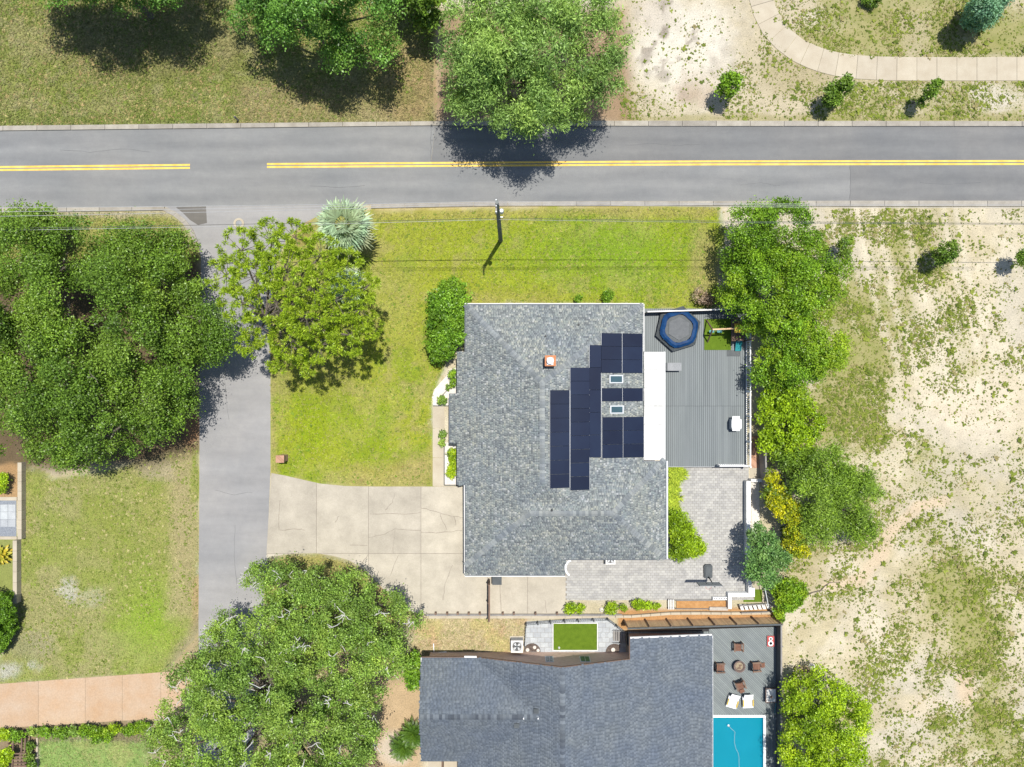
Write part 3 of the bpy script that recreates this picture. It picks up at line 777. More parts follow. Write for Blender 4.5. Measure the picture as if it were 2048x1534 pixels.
# front walk and gravel bed beside the main house
root = structure('front_walk', P(880,890))
for a, b in ((812,856),(857,915),(916,972)):
    MB().prism(wp([(865.5,a),(889,a),(889,b),(865.5,b)]), -.03, .035).build('slab', M['walk'], root)
mb = MB(); mb.prism(wp([(866,811),(864,795),(868,780),(880,766),(893,752),(900,738),(914,735),(914,811)]), -.02, .02)
mb.build('gravel_bed', M['gravel'], None, kind='structure')
mb = MB(); mb.prism(wp([(889.5,885),(914,885),(914,970),(889.5,970)]), -.02, .02); mb.build('gravel_bed', M['gravel'], None, kind='structure')
t = thing('bed_edging', 'thin dark edging strip between the front walk and the gravel bed', 'edging', P(888,930))
for a, b in (((888.5,885),(888.5,970)), ((888.5,970),(915,970)), ((866,811.5),(897,811.5))):
    MB().bar((*P(*a)[:2], .05), (*P(*b)[:2], .05), .07, .1).build('strip', M['charcoal'], t)
# paver patio south-east of the house
PATIO = wp([(1329,925),(1497,932),(1499,1120),(1508,1200),(1131,1200),(1131,1100),(1329,1095)])
sheet([(1329,925),(1497,932),(1499,1120),(1508,1200),(1131,1200),(1131,1100),(1329,1095)], .012, 'patio_base', M['joint'])
root = structure('patio', P(1420,1060))
ps = []
pw, ph = .36, .22
for r in range(int(-20/ph), int(-6/ph)):
    for k in range(2, 75):
        x0 = 2 + k*pw + (r % 2)*pw/2; y0 = r*ph
        q = clip_rect(PATIO, x0+.008, x0+pw-.008, y0+.008, y0+ph-.008)
        if q and parea(q) > .02 and not (q[0][0] < 12.0 and q[0][1] > -14.0): ps.append((q, parea(q)))
ps.sort(key=lambda a: -a[1])
rest = MB()
full = [p for p in ps if p[1] > .9*(pw-.016)*(ph-.016)]
random.shuffle(full)
me = MB().box(0,pw-.016,0,ph-.016,-.02,.0).mesh('paver', M['paver'])
for q, a in full[:290]:
    piece(me, 'paver', root, (min(p[0] for p in q), min(p[1] for p in q), .035+random.uniform(-.004,.004)))
for q, a in full[290:] + [p for p in ps if p[1] <= .9*(pw-.016)*(ph-.016)]:
    rest.prism(q, .012, .035+random.uniform(-.004,.004))
rest.build('small_paver', M['paver_all'], root, kind='stuff')

# ================================================================== HOUSES
def onplane(px, py, pl):
    a, b, c = pl; xg = (px-1024)*S; yg = -(py-767)*S; K = a*xg+b*yg
    z = (K+c)/(1+K/H); return (xg*fz(z), yg*fz(z), z)
class Roof:
    def __init__(self, planes, groups, outline):
        self.pl = planes; self.gr = groups; self.out = outline
    def z(self, x, y):
        x = np.asarray(x, float); y = np.asarray(y, float)
        zp = np.array([a*x+b*y+c for a, b, c in self.pl])
        best = None
        for g in self.gr:
            sub = zp[list(g)]; k = sub.argmin(0); zz = sub.min(0); ii = np.array(g)[k]
            if best is None: best, bi = zz, ii
            else:
                m = zz > best; best = np.where(m, zz, best); bi = np.where(m, ii, bi)
        return best, bi
    def build(self, root, mat, under, cap_mat, ridges, course=.15, tab=.20, th=.03):
        out = self.out; o = np.array(out); x0, y0 = o.min(0); x1, y1 = o.max(0)
        # sheathing under the shingles
        xs = np.unique(np.r_[np.arange(x0, x1, .22), x1, o[:,0]]); ys = np.unique(np.r_[np.arange(y0, y1, .22), y1, o[:,1]])
        A, B = np.meshgrid(xs, ys, indexing='ij'); zz, _ = self.z(A, B)
        ii = np.arange(A.size).reshape(A.shape)
        q = np.stack([ii[:-1,:-1], ii[1:,:-1], ii[1:,1:], ii[:-1,1:]], -1).reshape(-1,4)
        cx = A.ravel()[q].mean(1); cy = B.ravel()[q].mean(1)
        q = q[sdf(cx, cy, out) < 0]
        org = np.array(ORG[root.name])
        v = np.stack([A.ravel(), B.ravel(), zz.ravel()-.015], 1)-org
        ob = bpy.data.objects.new('roof', npmesh('roof', v, q, under)); link(ob, root); ORG[ob.name] = tuple(org)
        # courses of shingles
        V = []
        for pi, (a, b, c) in enumerate(self.pl):
            g = math.hypot(a, b)
            if g < 1e-6: continue
            dn = np.array([-a/g, -b/g]); ac = np.array([-dn[1], dn[0]])
            cs = course/math.sqrt(1+g*g)
            R = 60
            k = np.arange(-int(R/cs), int(R/cs)); s = np.arange(-int(R/tab), int(R/tab))
            Kk, Ss = np.meshgrid(k, s, indexing='ij'); Kk = Kk.ravel(); Ss = Ss.ravel()
            off = vnoise(Kk*7.13, Kk*0+pi, 900)
            w = tab*(.72+.5*RNG.random(len(Kk)))
            u = (Ss+off)*tab+RNG.uniform(-.04,.04,len(Kk)); t = Kk*cs
            cx = dn[0]*t+ac[0]*u; cy = dn[1]*t+ac[1]*u
            m = (cx > x0) & (cx < x1) & (cy > y0) & (cy < y1) & (abs(cx) < 48) & (cy > -45)
            cx, cy, w = cx[m], cy[m], w[m]
            zc, bi = self.z(cx, cy)
            m = (bi == pi) & (sdf(cx, cy, out) < -.04)
            cx, cy, w = cx[m], cy[m], w[m]
            up = .62*cs; lo = .56*cs; jz = RNG.random(len(cx))*.012
            def pt(f, side, h):
                x = cx+dn[0]*f+ac[0]*w/2*side; y = cy+dn[1]*f+ac[1]*w/2*side
                return np.stack([x, y, a*x+b*y+c+h], 1)
            P8 = [pt(lo,-1,-.01), pt(lo,1,-.01), pt(-up,1,-.01), pt(-up,-1,-.01), pt(lo,-1,th+jz), pt(lo,1,th+jz), pt(-up,1,.004+jz*0), pt(-up,-1,.004+jz*0)]
            V.append(np.stack(P8, 1))
        V = np.concatenate(V); n = len(V)
        base = np.arange(n)[:, None, None]*8
        F = (np.array([[4,5,6,7],[0,1,5,4],[1,2,6,5],[3,0,4,7]])[None]+base).reshape(-1,4)
        # keep counter-clockwise outward facing
        me = npmesh('shingle', V.reshape(-1,3)-org, F, mat)
        link(bpy.data.objects.new('shingle', me), ob, 'stuff')
        # ridge and hip caps
        mb = MB()
        for (p, q2) in ridges:
            p = Vector(p); q2 = Vector(q2); d = q2-p; L_ = d.length; n_ = int(L_/.24); d.normalize()
            sd = Vector((-d.y, d.x, 0)).normalized()
            for i in range(n_):
                c0 = p+d*(i*L_/n_); c1 = p+d*((i+1.12)*L_/n_); hw = .21
                h0 = .03; h1 = .075
                z = lambda v: float(self.z(v.x, v.y)[0])
                l0, l1, r0, r1 = c0-sd*hw, c1-sd*hw, c0+sd*hw, c1+sd*hw
                k = len(mb.v)
                mb.v += [(l0.x,l0.y,z(l0)+.02),(c0.x,c0.y,z(c0)+h0+.02),(r0.x,r0.y,z(r0)+.02),(l1.x,l1.y,z(l1)+.045),(c1.x,c1.y,z(c1)+h1+.03),(r1.x,r1.y,z(r1)+.045)]
                mb.f += [(k,k+1,k+4,k+3),(k+1,k+2,k+5,k+4),(k+3,k+4,k+5)]
        if mb.v: mb.build('ridge_cap', cap_mat, ob, kind='stuff')
        return ob
    def edge(self, mb, p, q, w=.11, h=.13, out=1, drop=0.0, n=1):
        """gutter or fascia running along an eave"""
        for i in range(n):
            a = (p[0]+(q[0]-p[0])*i/n, p[1]+(q[1]-p[1])*i/n); b = (p[0]+(q[0]-p[0])*(i+1)/n, p[1]+(q[1]-p[1])*(i+1)/n)
            za = float(self.z(*a)[0]); zb = float(self.z(*b)[0])
            d = Vector((b[0]-a[0], b[1]-a[1], 0)).normalized(); nn = Vector((d.y, -d.x, 0))*out
            def at(pp, o_, z): return (pp[0]+nn.x*o_, pp[1]+nn.y*o_, z)
            mb.hexa([at(a,.005,za-h-drop), at(b,.005,zb-h-drop), at(b,w,zb-h-drop), at(a,w,za-h-drop),
                     at(a,.005,za-drop), at(b,.005,zb-drop), at(b,w,zb-drop), at(a,w,za-drop)] if out > 0 else
                    [at(a,w,za-h-drop), at(b,w,zb-h-drop), at(b,.005,zb-h-drop), at(a,.005,za-h-drop),
                     at(a,w,za-drop), at(b,w,zb-drop), at(b,.005,zb-drop), at(a,.005,za-drop)])

# ---- main house
Wp = (.303, 0, 2.8+.303*3.89); Ep = (-.226, 0, 4.7+.226*2.39); Np = (0, -.295, 2.8+.295*6.51); Sm = (0, .35, 4.7+.35*7.8)
Sp = (0, .33, 4.4+.33*10.34); E2 = (-.344, 0, 2.8+.344*12.65); N2 = (0, -.37, 4.4-.37*10.34)
def w28(l, z=2.8): return [(X(a, z), Y(b, z)) for a, b in l]
OUT1 = w28([(929.5,608),(1287,608),(1287,922),(1333,922),(1333,1118.5),(1131,1118.5),(1131,1153),(929.5,1153),(929.5,970.5),(913.5,970.5),(913.5,886.5),(897,886.5),(897,787),(913.5,787),(913.5,703.5),(929.5,703.5)])[::-1]
R1 = Roof([Wp, Ep, Np, Sm, Sp, E2, N2], [(0,1,2,3), (0,4,5,6)], OUT1)
house = thing('house', 'blue grey shingled house with solar panels, between the side street and the paver patio', 'house', (3.5,-4.5,0))
def rz(x, y): return (x, y, float(R1.z(x, y)[0]))
yN = 6.51-(4.7-2.8)/.295
R1.build(house, M['shingle'], M['underlay'], M['capshingle'],
    [(rz(2.39,yN), rz(2.39,-7.8)), (rz(-3.85,6.47), rz(2.39,yN)), (rz(10.7,6.47), rz(2.39,yN)), (rz(1.4,-10.34), rz(8.0,-10.34)), (rz(-3.85,-14.9), rz(1.4,-10.34)), (rz(12.5,-14.3), rz(8.0,-10.34)), (rz(12.5,-6.2), rz(8.0,-10.34))])
mb = MB()
E_ = w28([(929.5,608),(1287,608),(1131,1118.5),(1131,1153),(929.5,1153),(929.5,970.5),(1333,922),(1333,1118.5),(1287,703)])
for i_, j_ in ((0,1),(3,4),(4,5),(1,8)):
    mb = MB(); R1.edge(mb, E_[i_], E_[j_], .07, .13, -1); mb.build('gutter', M['offwhite'], house)
mb = MB(); R1.edge(mb, E_[6], E_[7], .12, .13, -1); mb.build('gutter', M['alu'], house)
mb = MB()
for i in range(len(OUT1)):
    a, b = OUT1[i], OUT1[(i+1) % len(OUT1)]
    R1.edge(mb, a, b, .03, .22, -1 if False else 1, .03, 8)
# fascia sits just inside the outline
mb2 = MB()
for i in range(len(OUT1)):
    a, b = OUT1[i], OUT1[(i+1) % len(OUT1)]
    R1.edge(mb2, a, b, -.04, .2, 1, .035, 8)
mb2.build('fascia', M['offwhite'], house)
def walls(outline, ins, zt, roof, name, mat, root, z0=-.05):
    k = len(outline); mb = MB()
    ar = sum(outline[i][0]*outline[(i+1)%k][1]-outline[(i+1)%k][0]*outline[i][1] for i in range(k)); sg = 1 if ar > 0 else -1
    pts = []
    for i in range(k):
        p = Vector((*outline[i-1],0)); c = Vector((*outline[i],0)); n = Vector((*outline[(i+1)%k],0))
        d0 = (c-p).normalized(); d1 = (n-c).normalized()
        n0 = Vector((-d0.y, d0.x, 0))*sg; n1 = Vector((-d1.y, d1.x, 0))*sg
        pts.append(tuple((c+(n0+n1)*ins)[:2]))
    for i in range(k):
        a, b = pts[i], pts[(i+1)%k]; n_ = max(1, int(math.hypot(b[0]-a[0], b[1]-a[1])/.8))
        for j in range(n_):
            p = (a[0]+(b[0]-a[0])*j/n_, a[1]+(b[1]-a[1])*j/n_); q = (a[0]+(b[0]-a[0])*(j+1)/n_, a[1]+(b[1]-a[1])*(j+1)/n_)
            zp = float(roof.z(*p)[0])-.06; zq = float(roof.z(*q)[0])-.06
            m = len(mb.v); mb.v += [(p[0],p[1],z0),(q[0],q[1],z0),(q[0],q[1],zq),(p[0],p[1],zp)]; mb.f.append((m,m+1,m+2,m+3) if sg > 0 else (m+3,m+2,m+1,m))
    return mb.build(name, mat, root)
walls(OUT1, .42, 2.6, R1, 'wall', M['stucco'], house)
# garage door and entry, seen only from the side
f = MB(); gx_ = X(929.5,2.8)+.42; f.box(gx_-.05, gx_+.02, -14.2, -9.2, .03, 2.25).build('garage_door', M['offwhite'], house)
for y0, y1 in ((-2.6,-1.2),(3.0,4.6)):
    fr = MB().box(X(929.5,2.8)+.36, X(929.5,2.8)+.44, y0, y1, .9, 2.1).build('window', M['white'], house)
    MB().box(X(929.5,2.8)+.345, X(929.5,2.8)+.35, y0+.08, y1-.08, .98, 2.02).build('pane', M['glass'], fr)
# curved flashing at the inner corner of the south eave
mb = MB(); cx0, cy0 = X(1143,2.9), Y(1136,2.9)
pts = [(cx0-.5*math.cos(a)*1.0, cy0-.0+.62*math.sin(a), 2.93) for a in np.linspace(-1.2, 1.45, 9)]
mb.tube([(p[0], p[1], p[2]) for p in pts], .09, 6); mb.build('downspout', M['white'], house)
# white insulated patio cover east of the roof
mb = MB(); zc = 2.68
for i in range(6):
    y0 = Y(703.5,zc)+(Y(920.5,zc)-Y(703.5,zc))*i/6; y1 = Y(703.5,zc)+(Y(920.5,zc)-Y(703.5,zc))*(i+1)/6
    MB().box(X(1288.5,zc), X(1328,zc), y0-.012, y1+.012, zc-.09, zc).build('patio_cover_panel', M['cover'], house)
g_ = MB().box(X(1328,zc)+.004, X(1328,zc)+.10, Y(703.5,zc), Y(920.5,zc), zc-.13, zc+.012); g_.build('gutter', M['white'], house)
for py in (706, 780, 850, 918):
    MB().box(X(1325,zc)-.06, X(1325,zc)+.06, Y(py,zc)-.06, Y(py,zc)+.06, .6, zc-.09).build('post', M['white'], house)
# chimney
zb = onplane(1091, 727, Wp)[2]
c0 = onplane(1101, 724, Wp)
ch = MB(); xa, xb, ya, yb = X(1090.5,5.3), X(1111,5.3), Y(731.5,5.3), Y(711.5,5.3)
cho = ch.box(xa, xb, ya, yb, zb-.4, 5.3).build('chimney', M['brick'], house)
MB().box(xa-.03, xb+.03, ya-.03, yb+.03, 5.30, 5.36).build('chimney_crown', M['brickcap'], cho)
MB().box(xa+.12, xb-.18, ya+.06, yb-.16, 5.36, 5.44).build('mortar_cap', M['offwhite'], cho)
MB().lathe(((xa+xb)/2-.03,(ya+yb)/2,5.44), [(.22,0),(.22,.22),(.27,.24),(.27,.29),(.1,.34)], 14).build('flue_cap', M['white'], cho)
for (a, b) in ((1091,672),(1157,649),(1104,1020)):
    p = onplane(a, b, Np if b < 700 else Sp); MB().lathe(p, [(.07,-.05),(.07,.28),(.055,.28)], 10).build('vent_pipe', M['black'], house)
# skylights on the east slope
for (a, b, c, d) in ((1218.5,750,1246,766.5),(1220,811,1247,827)):
    p = onplane(a, b, Ep); q = onplane(c, d, Ep); x0, x1 = p[0], q[0]; y0, y1 = q[1], p[1]
    ze = lambda x, h: Ep[0]*x+Ep[2]+h
    def slab(x0, x1, y0, y1, h0, h1):
        return MB().hexa([(x0,y0,ze(x0,h0)),(x1,y0,ze(x1,h0)),(x1,y1,ze(x1,h0)),(x0,y1,ze(x0,h0)),(x0,y0,ze(x0,h1)),(x1,y0,ze(x1,h1)),(x1,y1,ze(x1,h1)),(x0,y1,ze(x0,h1))])
    k = slab(x0, x1, y0, y1, -.02, .11).build('skylight', M['alu'], house)
    slab(x0+.1, x1-.1, y0+.09, y1-.09, .1, .125).build('pane', M['skyglass'], k)
# solar panel arrays standing on the east slope
def array(label, a, b, c, d, nx, ny, lines=False):
    p = onplane(a, b, Ep); q = onplane(c, d, Ep)
    x0, x1 = p[0], q[0]; y1, y0 = p[1], q[1]
    t = thing('solar_array', label, 'solar panels', ((x0+x1)/2, (y0+y1)/2, ze(x0,.0)), 'solar panels on the roof')
    dx = (x1-x0)/nx; dy = (y1-y0)/ny
    for i in range(nx):
        for j in range(ny):
            g = .011
            slab(x0+i*dx+g, x0+(i+1)*dx-g, y0+j*dy+g, y0+(j+1)*dy-g, .12, .16).build('panel', M['solar'], t)
    mb = MB()
    for j in range(ny*2):
        yy = y0+(j+.5)*dy/2; mb.hexa([(x0+.03,yy-.02,ze(x0+.03,.05)),(x1-.03,yy-.02,ze(x1-.03,.05)),(x1-.03,yy+.02,ze(x1-.03,.05)),(x0+.03,yy+.02,ze(x0+.03,.05)),(x0+.03,yy-.02,ze(x0+.03,.118)),(x1-.03,yy-.02,ze(x1-.03,.118)),(x1-.03,yy+.02,ze(x1-.03,.118)),(x0+.03,yy+.02,ze(x0+.03,.118))])
    for i in range(0, nx+1):
        xx = x0+i*dx; mb.hexa([(xx-.006,y0,ze(xx,.10)),(xx+.006,y0,ze(xx,.10)),(xx+.006,y1,ze(xx,.10)),(xx-.006,y1,ze(xx,.10)),(xx-.006,y0,ze(xx,.158)),(xx+.006,y0,ze(xx,.158)),(xx+.006,y1,ze(xx,.158)),(xx-.006,y1,ze(xx,.158))])
    mb.build('rail', M['alu'], t)
array('single column of dark blue solar panels nearest the ridge, lowest on the left', 1099.5, 780, 1139.5, 975, 1, 7)
array('longest single column of dark blue solar panels, reaching farthest down the roof', 1139.8, 735, 1179, 979, 1, 9)
array('narrow column of tall dark solar panels between the longest column and the skylights', 1178.2, 690, 1202, 914, 1, 5)
array('six dark solar panels in the block above both skylights', 1202, 666, 1285, 746, 2, 3)
array('pair of dark solar panels between the two skylights', 1202.8, 776, 1285.5, 802, 2, 1)
array('six dark solar panels in the block below both skylights', 1203.5, 834, 1287, 914, 2, 3)

# ---- neighbour's house
Wq = (.285, 0, 4.8-.285*3.99); Eq = (-.285, 0, 4.8+.285*3.99); Xq = (-.1, 0, 3.2+.1*9.6); Nq = (0, -.361, 4.3-.361*26.6); Sq = (0, .361, 4.3+.361*26.6)
OUT2 = [(-7.41,-22.45),(-7.41,-31.0),(-4.46,-31.0),(-4.46,-45),(16.46,-45),(16.46,-20.75),(9.6,-20.75),(9.6,-22.45)]
R2 = Roof([Wq, Eq, Xq, Nq, Sq], [(0,1), (0,2), (3,4,1)], OUT2)
nh = thing('neighbour_house', 'slate blue shingled house with brick gable wall, beside the swimming pool', 'house', (4,-30,0))
def rz2(x, y): return (x, y, float(R2.z(x, y)[0]))
R2.build(nh, M['shingle2'], M['underlay2'], M['capshingle2'], [(rz2(3.99,-22.5), rz2(3.99,-36)), (rz2(-7.3,-26.6), rz2(1.9,-26.6))], .15, .3, .024)
mb = MB(); R2.edge(mb, (9.6,-20.75), (16.46,-20.75), .13, .14, -1); mb.build('gutter', M['offwhite'], nh)
mb = MB(); R2.edge(mb, (16.46,-20.75), (16.46,-45), .10, .12, -1); mb.build('gutter', M['grey_wall'], nh)
for a_, b_, w_g in (((-7.41,-31),(-7.41,-22.45),.06), ((-3.9,-22.45),(-2.9,-22.45),.12)):
    mb = MB(); R2.edge(mb, a_, b_, w_g, .12, -1); mb.build('gutter', M['white'], nh)
mb = MB()
R2.edge(mb, (-7.41,-22.45), (9.6,-22.45), -.05, .18, 1, .03, 24); R2.edge(mb, (9.6,-22.45), (9.6,-20.75), -.05, .2, 1, .03, 2)
mb.build('fascia', M['brownwood'], nh)
WALL2 = [(-7.0,-23.08),(-7.0,-30.6),(-4.0,-30.6),(-4.0,-44.6),(16.1,-44.6),(16.1,-21.3),(9.95,-21.3),(9.95,-23.08)]
walls(WALL2, 0.0, 2.6, R2, 'wall', M['brick_pale'], nh)
for (a, b) in ((1091,1108),(1161,1182)):
    x0 = X(a,2.1); x1 = X(b,2.1)
    fr = MB().box(x0, x1, -23.10, -23.04, 1.0, 2.15).build('window', M['offwhite'], nh)
    MB().box(x0+.07, (x0+x1)/2-.02, -23.04, -23.025, 1.08, 2.08).build('pane', M['skyglass'], fr)
    MB().box((x0+x1)/2+.02, x1-.07, -23.04, -23.025, 1.08, 2.08).build('pane', M['skyglass'], fr)
def onroof(px, py, rf):
    z = 3.5
    for i in range(12): z = float(rf.z(X(px, z), Y(py, z))[0])
    return (X(px, z), Y(py, z), z)
for (a, b, k) in ((1047,1434,0),(1076,1434,0)):
    p = onroof(a, b, R2); MB().lathe(p, [(.05,-.05),(.05,.3),(.04,.3)], 8).build('vent_pipe', M['white'], nh)
for (a, b) in ((1072,1421),(1033,1450)):
    p = onroof(a, b, R2); z = p[2]; MB().hexa([(p[0]-.2,p[1]-.18,z-.1),(p[0]+.2,p[1]-.18,z+.02),(p[0]+.2,p[1]+.18,z+.02),(p[0]-.2,p[1]+.18,z-.1),(p[0]-.2,p[1]-.18,z+.14),(p[0]+.2,p[1]-.18,z+.17),(p[0]+.2,p[1]+.18,z+.17),(p[0]-.2,p[1]+.18,z+.14)]).build('roof_vent', M['charcoal'], nh)
mb = MB(); mb.prism([(-7.2,-31.05),(-4.6,-31.05),(-4.6,-34),(-7.2,-34)], -.02, .12); mb.build('porch_slab', M['walk'], nh)
MB().box(-5.95,-5.85,-34,-31.1,.12,1.0).build('porch_rail', M['brownwood'], nh)

# ================================================================== DECKS
ZD = .6
deck = thing('deck', 'grey plank deck with straight boards behind the main house', 'deck', (X(1390),Y(780),0))
x0, x1 = X(1288,ZD), X(1493,ZD); yt, ym, yb = Y(617,ZD), Y(812,ZD), Y(933,ZD)
nb = 50; bw = (x1-x0)/nb
mA = MB().box(-bw/2+.011, bw/2-.011, 0, yt-ym-.012, -.035, 0).mesh('board', M['deck'])
mB = MB().box(-bw/2+.011, bw/2-.011, 0, ym-yb-.012, -.035, 0).mesh('board', M['deck'])
for i in range(nb):
    cx = x0+(i+.5)*bw
    piece(mA, 'board', deck, (cx, ym+.006, ZD+random.uniform(-.003,.003)))
    if cx > X(1331,ZD): piece(mB, 'board', deck, (cx, yb, ZD+random.uniform(-.003,.003)))
mb = MB(); mb.box(x0, x1, ym, yt, .42, .555); mb.box(X(1331,ZD), x1, yb+.01, ym, .42, .555); mb.build('joist_frame', M['deck_dark'], deck)
mb = MB(); mb.box(x1, x1+.05, yb, yt, 0, ZD-.01); mb.box(X(1331,ZD), x1, yb-.045, yb-.005, 0, ZD-.01); mb.build('skirt', M['grey_wall'], deck)
# solid fence on its north edge
t = thing('deck_fence', 'dark low board fence along the lawn side of the plank deck', 'fence', P(1388,615))
p0 = Vector((X(1290,ZD), Y(626,ZD), ZD)); p1 = Vector((X(1494,ZD), Y(620,ZD), ZD)); n = 54
for i in range(n):
    a = p0.lerp(p1, (i+.04)/n); b = p0.lerp(p1, (i+.96)/n)
    MB().bar((a.x,a.y,ZD+.52), (b.x,b.y,ZD+.52), .03, 1.02).build('board', M['charcoal'], t)
MB().bar((p0.x,p0.y,ZD+1.06), (p1.x,p1.y,ZD+1.06), .11, .05).build('top_rail', M['offwhite'], t)
for k in (0, .33, .66, 1):
    a = p0.lerp(p1, k); MB().box(a.x-.05,a.x+.05,a.y-.08,a.y-.016,ZD-.5,ZD+1.03).build('post', M['charcoal'], t)
# white baluster railing on the east edge
t = thing('deck_railing', 'white baluster railing along the east edge of the plank deck', 'railing', P(1493,780))
xr = X(1492.5,ZD); ya, yb2 = Y(634,ZD), Y(931,ZD); nbal = 74
bal = MB().box(-.022,.022,-.022,.022,0,.92).mesh('baluster', M['white'])
for i in range(nbal): piece(bal, 'baluster', t, (xr, ya+(yb2-ya)*(i+.5)/nbal, ZD+.06))
for k in range(7):
    y = ya+(yb2-ya)*k/6; MB().box(xr-.055,xr+.055,y-.055,y+.055,ZD-.5,ZD+1.12).build('post', M['white'], t)
for k in range(6):
    y0_ = ya+(yb2-ya)*k/6-.06; y1_ = ya+(yb2-ya)*(k+1)/6+.06
    MB().box(xr-.05,xr+.05,y1_,y0_,ZD+.98,ZD+1.03).build('top_rail', M['white'], t); MB().box(xr-.03,xr+.03,y1_,y0_,ZD+.03,ZD+.075).build('bottom_rail', M['white'], t)
t = thing('stair_railing', 'short white railing at the south edge of the plank deck', 'railing', P(1460,930))
a, b = X(1433,ZD), X(1490,ZD); yy = Y(929,ZD)
MB().box(a,b,yy-.05,yy+.05,ZD+.92,ZD+.98).build('top_rail', M['white'], t); MB().box(a,b,yy-.03,yy+.03,ZD+.03,ZD+.08).build('bottom_rail', M['white'], t)
for i in range(13): piece(bal, 'baluster', t, (a+(b-a)*(i+.5)/13, yy, ZD+.04), sc=(1,1,.94))
for xx in (a, b-.02): MB().box(xx-.05,xx+.05,yy-.055,yy+.055,ZD-.5,ZD+1.05).build('post', M['offwhite'], t)

# ---- neighbour's deck: boards laid diagonally
ZN = .5
nd_ = thing('pool_deck', 'grey green deck of diagonal boards beside the swimming pool', 'deck', (X(1480),Y(1340),0))
poly = [(X(1256,ZN),Y(1264,ZN)),(X(1426,ZN),Y(1256,ZN)),(X(1560,ZN),Y(1252,ZN)),(X(1560,ZN),Y(1430,ZN)),(X(1424,ZN),Y(1430,ZN)),(X(1424,ZN),Y(1285,ZN)),(X(1256,ZN),Y(1285,ZN))]
rect1 = [(X(1418,ZN),Y(1430,ZN)),(X(1558,ZN),Y(1430,ZN)),(X(1558,ZN),Y(1253.5,ZN)),(X(1418,ZN),Y(1258,ZN))]
bw = .145; r2_ = math.sqrt(.5)
cs_ = [(p[0]+p[1])*r2_ for p in rect1]
k = min(cs_)
while k < max(cs_):
    q = clip_poly(clip_poly(rect1, -r2_, -r2_, -(k+.009)), r2_, r2_, k+bw-.009)
    if len(q) > 2 and parea(q) > .01: MB().prism(q, ZN-.03, ZN+random.uniform(-.003,.003)).build('board', M['deck2'], nd_)
    k += bw
for i in range(44):           # straight boards of the strip beside the house and east of the pool
    xx = X(1256,ZN)+(X(1417,ZN)-X(1256,ZN))*i/44; ww = (X(1417,ZN)-X(1256,ZN))/44
    MB().box(xx+.009,xx+ww-.009,Y(1292,ZN),Y(1263,ZN),ZN-.03,ZN+random.uniform(-.003,.003)).build('board', M['deck2'], nd_)
for i in range(9):
    xx = X(1532.5,ZN)+(X(1559,ZN)-X(1532.5,ZN))*i/9; ww = (X(1559,ZN)-X(1532.5,ZN))/9
    MB().box(xx+.011,xx+ww-.011,Y(1640,ZN),Y(1430.6,ZN),ZN-.03,ZN+random.uniform(-.003,.003)).build('board', M['deck2'], nd_)
mb = MB(); mb.prism([(X(1256,ZN),Y(1292,ZN)),(X(1424,ZN),Y(1292,ZN)),(X(1424,ZN),Y(1429,ZN)),(X(1559,ZN),Y(1429,ZN)),(X(1559,ZN),Y(1254,ZN)),(X(1424,ZN),Y(1258,ZN)),(X(1256,ZN),Y(1264,ZN))], -.02, ZN-.05)
mb.box(X(1533,ZN),X(1559,ZN),Y(1640,ZN),Y(1429,ZN)-.002,-.02,ZN-.05); mb.build('joist_frame', M['deck_dark'], nd_)
# swimming pool
pool = thing('swimming_pool', 'blue swimming pool with white coping at the end of the diagonal deck', 'swimming pool', (X(1476),Y(1500),0))
xa, xb, ya, yb = X(1424,ZN), X(1527,ZN), Y(1640,ZN), Y(1434.5,ZN)
mb = MB(); mb.box(xa,xb,ya,yb,-1.3,-1.2); mb.build('floor', M['pool'], pool)
mb = MB(); mb.box(xa-.1,xa,ya,yb,-1.3,ZN-.1); mb.box(xb,xb+.1,ya,yb,-1.3,ZN-.1); mb.box(xa-.1,xb+.1,yb,yb+.1,-1.3,ZN-.1); mb.box(xa-.1,xb+.1,ya-.1,ya,-1.3,ZN-.1); mb.build('wall', M['pool'], pool)
for k in range(3): MB().box(xa, xa+1.5-.4*k, yb-.4*(3-k)-.0, yb-.4*(3-k)+.397, -1.2, -.25-.3*(2-k)).build('step', M['pool'], pool)
MB().box(xb-.012, xb-.002, ya, yb-.02, ZN-.35, ZN-.105).build('tile_band', M['blue'], pool)
mb = MB(); mb.v = [(xa,ya,ZN-.14),(xb,ya,ZN-.14),(xb,yb,ZN-.14),(xa,yb,ZN-.14)]; mb.f = [(0,1,2,3)]; mb.build('water', M['water'], pool)
n = 5
for i in range(n): MB().box(xa+(xb+.2-xa)*i/n+.004, xa+(xb+.2-xa)*(i+1)/n-.004, yb-.01, yb+.19, ZN-.1, ZN+.03).build('coping', M['white'], pool)
for i in range(7):
    y0_ = yb-.015-(i+1)*.9; MB().box(xb-.01, xb+.2, y0_+.004, y0_+.896, ZN-.1, ZN+.03).build('coping', M['white'], pool)
hs = thing('pool_hose', 'thin pale hose of a cleaner floating on the swimming pool', 'hose', P(1468,1480,ZN-.1))
pts = [P(a, b, ZN-.13) for a, b in ((1458,1452),(1462,1457),(1467,1461),(1470,1464),(1469,1474),(1469,1486),(1472,1498),(1476,1505),(1478,1515),(1478,1525),(1479,1545))]
MB().tube(pts, .013, 5).build('hose', M['alu'], hs); MB().lathe(P(1457,1451,ZN-.16), [(.09,0),(.10,.03),(.05,.05)], 12).build('float', M['alu'], hs)
t = thing('leaf_skimmer', 'blue net pole leaning on the diagonal deck by the pool corner', 'pool net', P(1550,1420,ZN))
